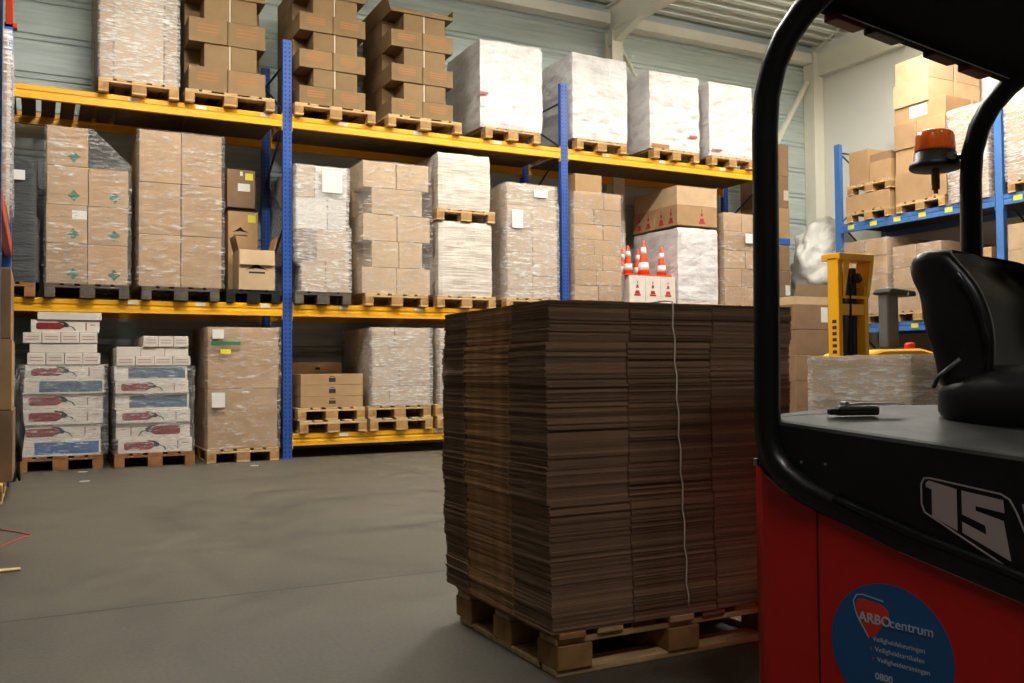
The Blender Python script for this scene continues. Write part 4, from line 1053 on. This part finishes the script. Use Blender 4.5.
fp('panel_seam', 'ink', lambda b: b.box(-.0015, .001, -.1505, -.1455, .14, .63))
fp('body_trim_line', 'silver', lambda b: b.tube([(-.001, y, zb(y)) for y in (.0, -.04, -.1, -.153, -.25, -.365, -.5, -.634, -.9, -1.2)], .0022, 6))
def cowl(mb):
    P_ = outline(.006); skirt(mb, P_, lambda y: zb(y) - .012, lambda y: zd(y) - .012); 
fp('black_cowl', 'black_body', cowl)
def hood(mb):
    rings = []
    for ins, dz in ((.006, -.012), (.010, -.004), (.022, 0)):
        P_ = outline(ins); rings.append([(x, y, zd(y) + dz) for x, y in P_])
    base_ = outline(.022)
    for s_, dz in ((.82, .010), (.5, .022)):
        rings.append([(WB / 2 + (x - WB / 2) * s_, (-.3 + (y + .3) * s_) if y > -.3 else y, zd((-.3 + (y + .3) * s_) if y > -.3 else y) + dz) for x, y in base_])
    n = len(rings[0])
    for rg in rings: mb.v += rg
    for k_ in range(len(rings) - 1):
        for i in range(n): mb.f.append((k_ * n + i, k_ * n + (i + 1) % n, (k_ + 1) * n + (i + 1) % n, (k_ + 1) * n + i)); mb.mi.append(0)
    mb.f.append(tuple((len(rings) - 1) * n + i for i in range(n))); mb.mi.append(0)
fp('hood_top', 'deck_top', hood)
# decorative rib under the lettering
fp('cowl_rib', 'black_paint', lambda b: b.tube([(-.002, y, zb(y) + .052) for y in (-.2, -.3, -.4, -.5, -.634, -.8, -1.0, -1.2)], .012, 8), smooth=True)
for y, z in ((-.103, .745), (-.172, .745), (-.178, .668)): fp('screw', 'silver', lambda b, y=y, z=z: b.tube([(.008, y, z), (.001, y, z)], .0035, 10))
fp('latch', 'silver', lambda b: b.box(-.006, .004, .028, .04, .725, .745), .002)
# guard frames: post, lower sweep along the body, arc and roof rail
arc_ = [(-1.5, 1.975), (-.9, 1.98), (-.5, 1.965), (-.30, 1.945), (-.20, 1.918), (-.135, 1.882), (-.08, 1.832), (-.04, 1.768), (-.016, 1.69), (-.008, 1.6), (-.006, 1.4), (-.004, 1.2), (-.002, 1.0), (0, .88)]
low_ = [(-.003, .80), (-.02, .745), (-.055, .708), (-.11, .675), (-.18, .645), (-.27, .618), (-.365, .588), (-.5, .556), (-.634, .523), (-.9, .445), (-1.2, .35)]
fp('guard_frame', 'black_paint', lambda b: b.tube([(.004, y, z) for y, z in arc_ + low_[:4]] + [(.018, y, z) for y, z in low_[4:]], .034, 14, up=(1, 0, 0)), smooth=True)
fp('guard_frame', 'black_paint', lambda b: b.tube([(WB - .02, y, z) for y, z in arc_ + [(-.0, .80)]], .034, 14, up=(1, 0, 0)), smooth=True)
# roof
def roofp(b):
    b.box(.03, WB - .05, -1.5, -.17, 1.905, 1.955)
    b.prism([(-.13, 1.893), (-.16, 1.888), (-.22, 1.925), (-.22, 1.95), (-.16, 1.945)], .03, WB - .05, 'x')
fp('guard_roof', 'roof_black', roofp, .003)
fp('roof_edge_highlight', 'silver', lambda b: b.tube([(.12, -.168, 1.888), (WB - .08, -.168, 1.888)], .0018, 6, up=(0, 0, 1)))  # thin silver line modelled in place of the highlight along the roof edge
for x in (.10, .78): fp('rear_lamp', 'lens_red', lambda b, x=x: b.box(x, x + .13, -.165, -.125, 1.875, 1.897), .005)
for x in (.28, .58): fp('work_lamp', 'plastic_black', lambda b, x=x: b.box(x, x + .14, -.165, -.125, 1.88, 1.897), .006)
# beacon
bc = empty('warning_beacon', (0, 0, 0), None, None); bc.parent = fk; del_ = 0
bc.location = (WB - .02, .112, 1.665); bc.scale = (1.2, 1.1, 1.0)
def bp(name, mat, fn, bevel=0, smooth=False):
    mb = MB(); fn(mb); return mb.build(name, M[mat], bc, bevel=bevel, smooth=smooth)
bp('beacon_base', 'plastic_black', lambda b: b.lathe([(.02, -.012), (.07, -.008), (.076, 0), (.073, .012), (.062, .02), (.06, .048), (.05, .05)], n=28), smooth=True)
bp('beacon_lens', 'amber', lambda b: b.lathe([(.057, .049), (.058, .06), (.056, .105), (.052, .117), (.042, .124), (.01, .127)], n=28), smooth=True)
bp('beacon_arm', 'black_paint', lambda b: b.tube([(0, -.04, .02), (0, -.075, .02), (0, -.098, .02)], .01, 8))
bp('beacon_stem', 'wood_block', lambda b: (b.tube([(0, 0, -.012), (0, 0, -.075)], .012, 10), b.tube([(0, 0, -.075), (0, 0, -.09)], .007, 8)))
bp('arm_knob', 'silver', lambda b: b.tube([(-.03, -.075, .02), (-.045, -.075, .02)], .012, 10))
# seat
seat = empty('seat', (0, 0, 0), None, None); seat.parent = fk
def backrest(mb):
    lv = [(.90, -.275, -.41), (.97, -.28, -.425), (1.04, -.262, -.432), (1.10, -.24, -.425), (1.17, -.238, -.40), (1.205, -.212, -.375), (1.255, -.20, -.335), (1.297, -.235, -.30)]
    K = None
    for z, yb, yf in lv:
        top = (z - .9) / .4; xi = .004 + .03 * max(0, top - .6); q = max(0, min(1, (1.30 - z) / .1)); th = .10 * (.35 + .65 * q)
        zt_ = lambda x: z + (.0 if z < 1.2 else -.10 * ((x - .42) ** 2) * 1.1 * ((z - 1.2) / .1) if x > .42 else 0)
        wing = yf; L0, R0 = .295 + xi, .835 - xi
        inner = yb - th
        pts = [(L0, yb - .03), (L0 + .03, yb), (L0 + .12, yb + .018), ((L0 + R0) / 2, yb + .028), (R0 - .12, yb + .018), (R0 - .03, yb), (R0, yb - .03), (R0 + .004, (yb + wing) / 2), (R0 - .006, wing), (R0 - .03, wing - .006), (R0 - .06, wing + .012),
               (R0 - .10, min(inner - .0, wing + .05) if wing + .05 > inner else inner), (R0 - .16, inner), ((L0 + R0) / 2, inner - .006), (L0 + .16, inner), (L0 + .10, min(inner, wing + .05) if wing + .05 > inner else inner), (L0 + .06, wing + .012), (L0 + .03, wing - .006), (L0 + .006, wing), (L0 - .004, (yb + wing) / 2)]
        K = len(pts); mb.v += [(x, y, zt_(x)) for x, y in pts]
    n = len(lv)
    for i in range(n - 1):
        for q in range(K): mb.f.append((i * K + q, i * K + (q + 1) % K, (i + 1) * K + (q + 1) % K, (i + 1) * K + q)); mb.mi.append(0)
    # caps as a strip bridging outer and inner walls
    for base, rev in ((0, True), ((n - 1) * K, False)):
        f_ = tuple(base + q for q in range(K)); mb.f.append(f_[::-1] if rev else f_); mb.mi.append(0)
mb = MB(); backrest(mb); bo = mb.build('backrest', M['vinyl'], seat, smooth=True)
sm = bo.modifiers.new('s', 'SUBSURF'); sm.levels = 2; sm.render_levels = 2
def cushion(mb):
    for z, ins in ((.80, .05), (.815, .02), (.86, 0), (.91, .0), (.95, .022), (.972, .08)):
        for i in range(28):
            a = 2 * PI * i / 28; ca, sa = math.cos(a), math.sin(a); e_ = .45
            x = .565 + (.285 - ins) * math.copysign(abs(ca) ** e_, ca); y = -.50 + (.245 - ins) * math.copysign(abs(sa) ** e_, sa)
            mb.v.append((x, y, z + .012 * abs(ca)))
    for i in range(5):
        for q in range(28): mb.f.append((i * 28 + q, i * 28 + (q + 1) % 28, (i + 1) * 28 + (q + 1) % 28, (i + 1) * 28 + q)); mb.mi.append(0)
    mb.f.append(tuple(range(27, -1, -1))); mb.mi.append(0); mb.f.append(tuple(5 * 28 + q for q in range(28))); mb.mi.append(0)
mb = MB(); cushion(mb); mb.build('cushion', M['vinyl'], seat, smooth=True)
mb = MB(); mb.tube([(.293, y, z) for y, z in ((-.365, 1.215), (-.39, 1.18), (-.415, 1.12), (-.43, 1.05), (-.425, .97))], .004, 8); mb.build('piping', M['vinyl'], seat, smooth=True)
mb = MB(); mb.box(.31, .82, -.72, -.27, .80, .838); mb.build('seat_base', M['plastic_black'], seat, bevel=.01)
mb = MB(); mb.tube([(.30, -.29, .93), (.285, -.31, .955), (.30, -.36, 1.0)], .006, 8); mb.build('belt_strap', M['grey_plastic'], seat, smooth=True)
mb = MB(); mb.box(.25, .28, -.29, -.25, .823, .829); mb.build('seat_rail', M['silver'], seat)
# front of truck (out of frame but real)
fp('floor_plate', 'black_rubber', lambda b: b.box(.02, WB - .02, -2.0, -1.5, .2, .3), .01)
fp('dashboard', 'black_body', lambda b: b.prism([(-2.1, .3), (-1.85, .3), (-1.8, 1.0), (-2.0, 1.15), (-2.1, 1.1)], .05, WB - .05, 'x'), .02)
for x in (.02, WB - .02): fp('front_pillar', 'black_paint', lambda b, x=x: b.tube([(x, -1.5, 1.975), (x, -1.75, 1.9), (x, -1.95, 1.2), (x, -2.0, .5)], .034, 12, up=(1, 0, 0)), smooth=True)
for x in (.06, WB - .22):
    for y, R_w in ((-.25, .2), (-1.85, .25)):
        fp('wheel', 'black_rubber', lambda b, x=x, y=y, R_w=R_w: b.tube([(x, y, R_w), (x + .16, y, R_w)], R_w, 24), .0)
# lettering: matrices map text plane onto the side (text right = -Y local, up = Z)
def sideM(y, z, rot=0.0, shear=0.0, off=-.0022):
    m = Matrix(((0, 0, -1, off), (-1, 0, 0, y), (0, 1, 0, z), (0, 0, 0, 1)))
    s = Matrix(((math.cos(rot), -math.sin(rot), 0, 0), (math.sin(rot), math.cos(rot), 0, 0), (0, 0, 1, 0), (0, 0, 0, 1)))
    return m @ s
def poly_side(name, mat, outs, x=.0045, parent=None, t=.0012):
    def g(b):
        for o_ in outs: b.prism(o_, x - t, x, 'x')
    return fp(name, mat, g, parent=parent)
# pixel-measured decal converted to the cowl's (y, z)
def Q(px, py):   # along the decal: px 0..1 rearmost..front, bilinear in the decal's quad
    yl = -.417; yr = -.640
    y = yl + (yr - yl) * px
    zt_ = .737 + (.708 - .737) * px; zb_ = .652 + (.548 - .652) * px
    return (y, zb_ + (zt_ - zb_) * py)
def ring(pts, w=.0035):
    """outline stroke as a list of quads"""
    res = []; n = len(pts)
    for i in range(n):
        a = Vector(pts[i]); c = Vector(pts[(i + 1) % n]); d = (c - a)
        if d.length < 1e-5: continue
        d.normalize(); nn = Vector((-d.y, d.x)) * w / 2; a2 = a - d * w * .4; c2 = c + d * w * .4
        res.append([tuple(a2 - nn), tuple(c2 - nn), tuple(c2 + nn), tuple(a2 + nn)])
    return res
def DQ(u_, v_): return Q(u_, v_)
outl = [DQ(.03, .10), DQ(0, .28), DQ(0, .78), DQ(.03, .96), DQ(.09, 1.0), DQ(.78, 1.0), DQ(.86, .95), DQ(.92, .80), DQ(1.06, .35)]
outl2 = outl + [DQ(1.12, -.04)]
stroke = ring(outl2)
poly_side('number_border', 'grey_print', stroke, x=.0035)
one = [[DQ(.05, .86), DQ(.05, .76), DQ(.11, .74), DQ(.11, .10), DQ(.36, .10), DQ(.36, .90), DQ(.08, .93)]]
five = [[DQ(.41, .90), DQ(.80, .92), DQ(.81, .74), DQ(.54, .70), DQ(.54, .62), DQ(.80, .62), DQ(.86, .10), DQ(.41, .12), DQ(.41, .32), DQ(.64, .30), DQ(.63, .44), DQ(.41, .46)]]
poly_side('number_one', 'grey_print', one, x=.0035)
poly_side('number_five', 'grey_print', five, x=.0035)
vee = [[DQ(.97, .93), DQ(1.10, .97), DQ(1.2, .45), DQ(1.26, .98), DQ(1.38, .98), DQ(1.26, .1), DQ(1.09, .1)]]
poly_side('letter_vee', 'grey_print', vee, x=.0035)
# sticker
cyk, czk, rk = -.335, .330, .152
circ = [(cyk + rk * math.cos(2 * PI * i / 48), czk + rk * math.sin(2 * PI * i / 48)) for i in range(48)]
stk = poly_side('round_sticker', 'blue_sticker', [circ], x=-.0002, t=.001)
# rounded red triangle
def rtri(cy_, cz_, s):
    pr = [(-.5, .32), (-.42, .46), (-.28, .5), (.3, .42), (.5, .3), (.52, .12), (.1, -.48), (0, -.55), (-.12, -.5), (-.46, .1)]
    return [(cy_ - p[0] * s, cz_ + p[1] * s) for p in pr]
poly_side('logo_triangle', 'sticker_red', [rtri(-.292, .397, .082)], x=-.0014, t=.0006, parent=None)
sw = [(-.46, -.02), (-.53, .2), (-.56, .36), (-.46, .54), (-.28, .58), (.35, .5)]
sw = [(-.292 - p[0] * .085, .398 + p[1] * .085) for p in sw]
ls = [(-.12, -.55), (-.46, -.02)]
pth = [(-.292 + .12 * .085 * 1, .398 - .55 * .085)] + sw
rr_ = []
for a, c in zip(pth, pth[1:]):
    a, c = Vector(a), Vector(c); d = (c - a).normalized(); nn = Vector((-d.y, d.x)) * .0014
    rr_.append([tuple(a - nn), tuple(c - nn), tuple(c + nn), tuple(a + nn)])
poly_side('logo_swoosh', 'sticker_white', rr_, x=-.0014, t=.0006)
textmesh('sticker_text', 'ARBO', .031, M['sticker_white'], fk, sideM(-.258, .385), bold=.0006).matrix_local = sideM(-.258, .385, off=-.0026)
textmesh('sticker_text', 'centrum', .031, M['sticker_white'], fk, sideM(-.336, .385, off=-.0026), bold=.0002)
for i, (s_, y, z) in enumerate((('Veiligheidskeuringen', -.293, .345), ('Veiligheidsartikelen', -.298, .322), ('Veiligheidstrainingen', -.303, .299))):
    textmesh('sticker_text', s_, .0155, M['sticker_white'], fk, sideM(y, z, off=-.0016), ext=.0003)
    fp('bullet', 'sticker_red', lambda b, y=y, z=z: b.prism([(y + .012, z), (y + .007, z + .004), (y + .012, z + .008)], -.0016, -.0012, 'x'))
textmesh('sticker_text', '0800', .022, M['sticker_white'], fk, sideM(-.297, .258, off=-.0016), ext=.0003, bold=.0004)

# black tool lying on the hood
tl = empty('hand_tool', (0, 0, 0), 'black hand tool with silver lever lying on the forklift hood', 'hand tool')
A_ = Vector((1.69, 1.83, 0)); cR = Matrix.Rotation(math.radians(9.5), 3, 'Z')
p_ = A_ + cR @ Vector((.2, -.15, .857)); tl.location = p_; tl.rotation_euler = (0, 0, math.radians(-24)); tl.scale = (.78, .8, .9)
def tp(name, mat, fn, bevel=0):
    mb = MB(); fn(mb); return mb.build(name, M[mat], tl, bevel=bevel)
tp('grip', 'plastic_black', lambda b: b.box(-.09, .05, -.025, .02, .0, .026), .006)
tp('nose', 'plastic_black', lambda b: b.box(-.115, -.085, -.015, .015, .002, .02), .004)
tp('lever', 'silver', lambda b: b.prism([(-.07, .027), (-.05, .034), (.0, .037), (.14, .034), (.14, .03), (0, .030)], -.014, .012, 'y'), .001)
tp('hinge', 'silver', lambda b: b.tube([(-.06, -.02, .033), (-.06, .018, .033)], .008, 10))

# ------------------------------------------------------------------ world, colour
w = bpy.data.worlds.new('world'); scn.world = w; w.use_nodes = True
w.node_tree.nodes['Background'].inputs[0].default_value = (.6, .7, .8, 1); w.node_tree.nodes['Background'].inputs[1].default_value = .02
scn.view_settings.view_transform = 'Standard'; scn.view_settings.look = 'None'; scn.view_settings.gamma = 1; scn.view_settings.use_curve_mapping = False
scn.view_settings.exposure = -0.12
scn.cycles.use_denoising = True
scn.cycles.max_bounces = 8; scn.cycles.transparent_max_bounces = 16; scn.cycles.diffuse_bounces = 4
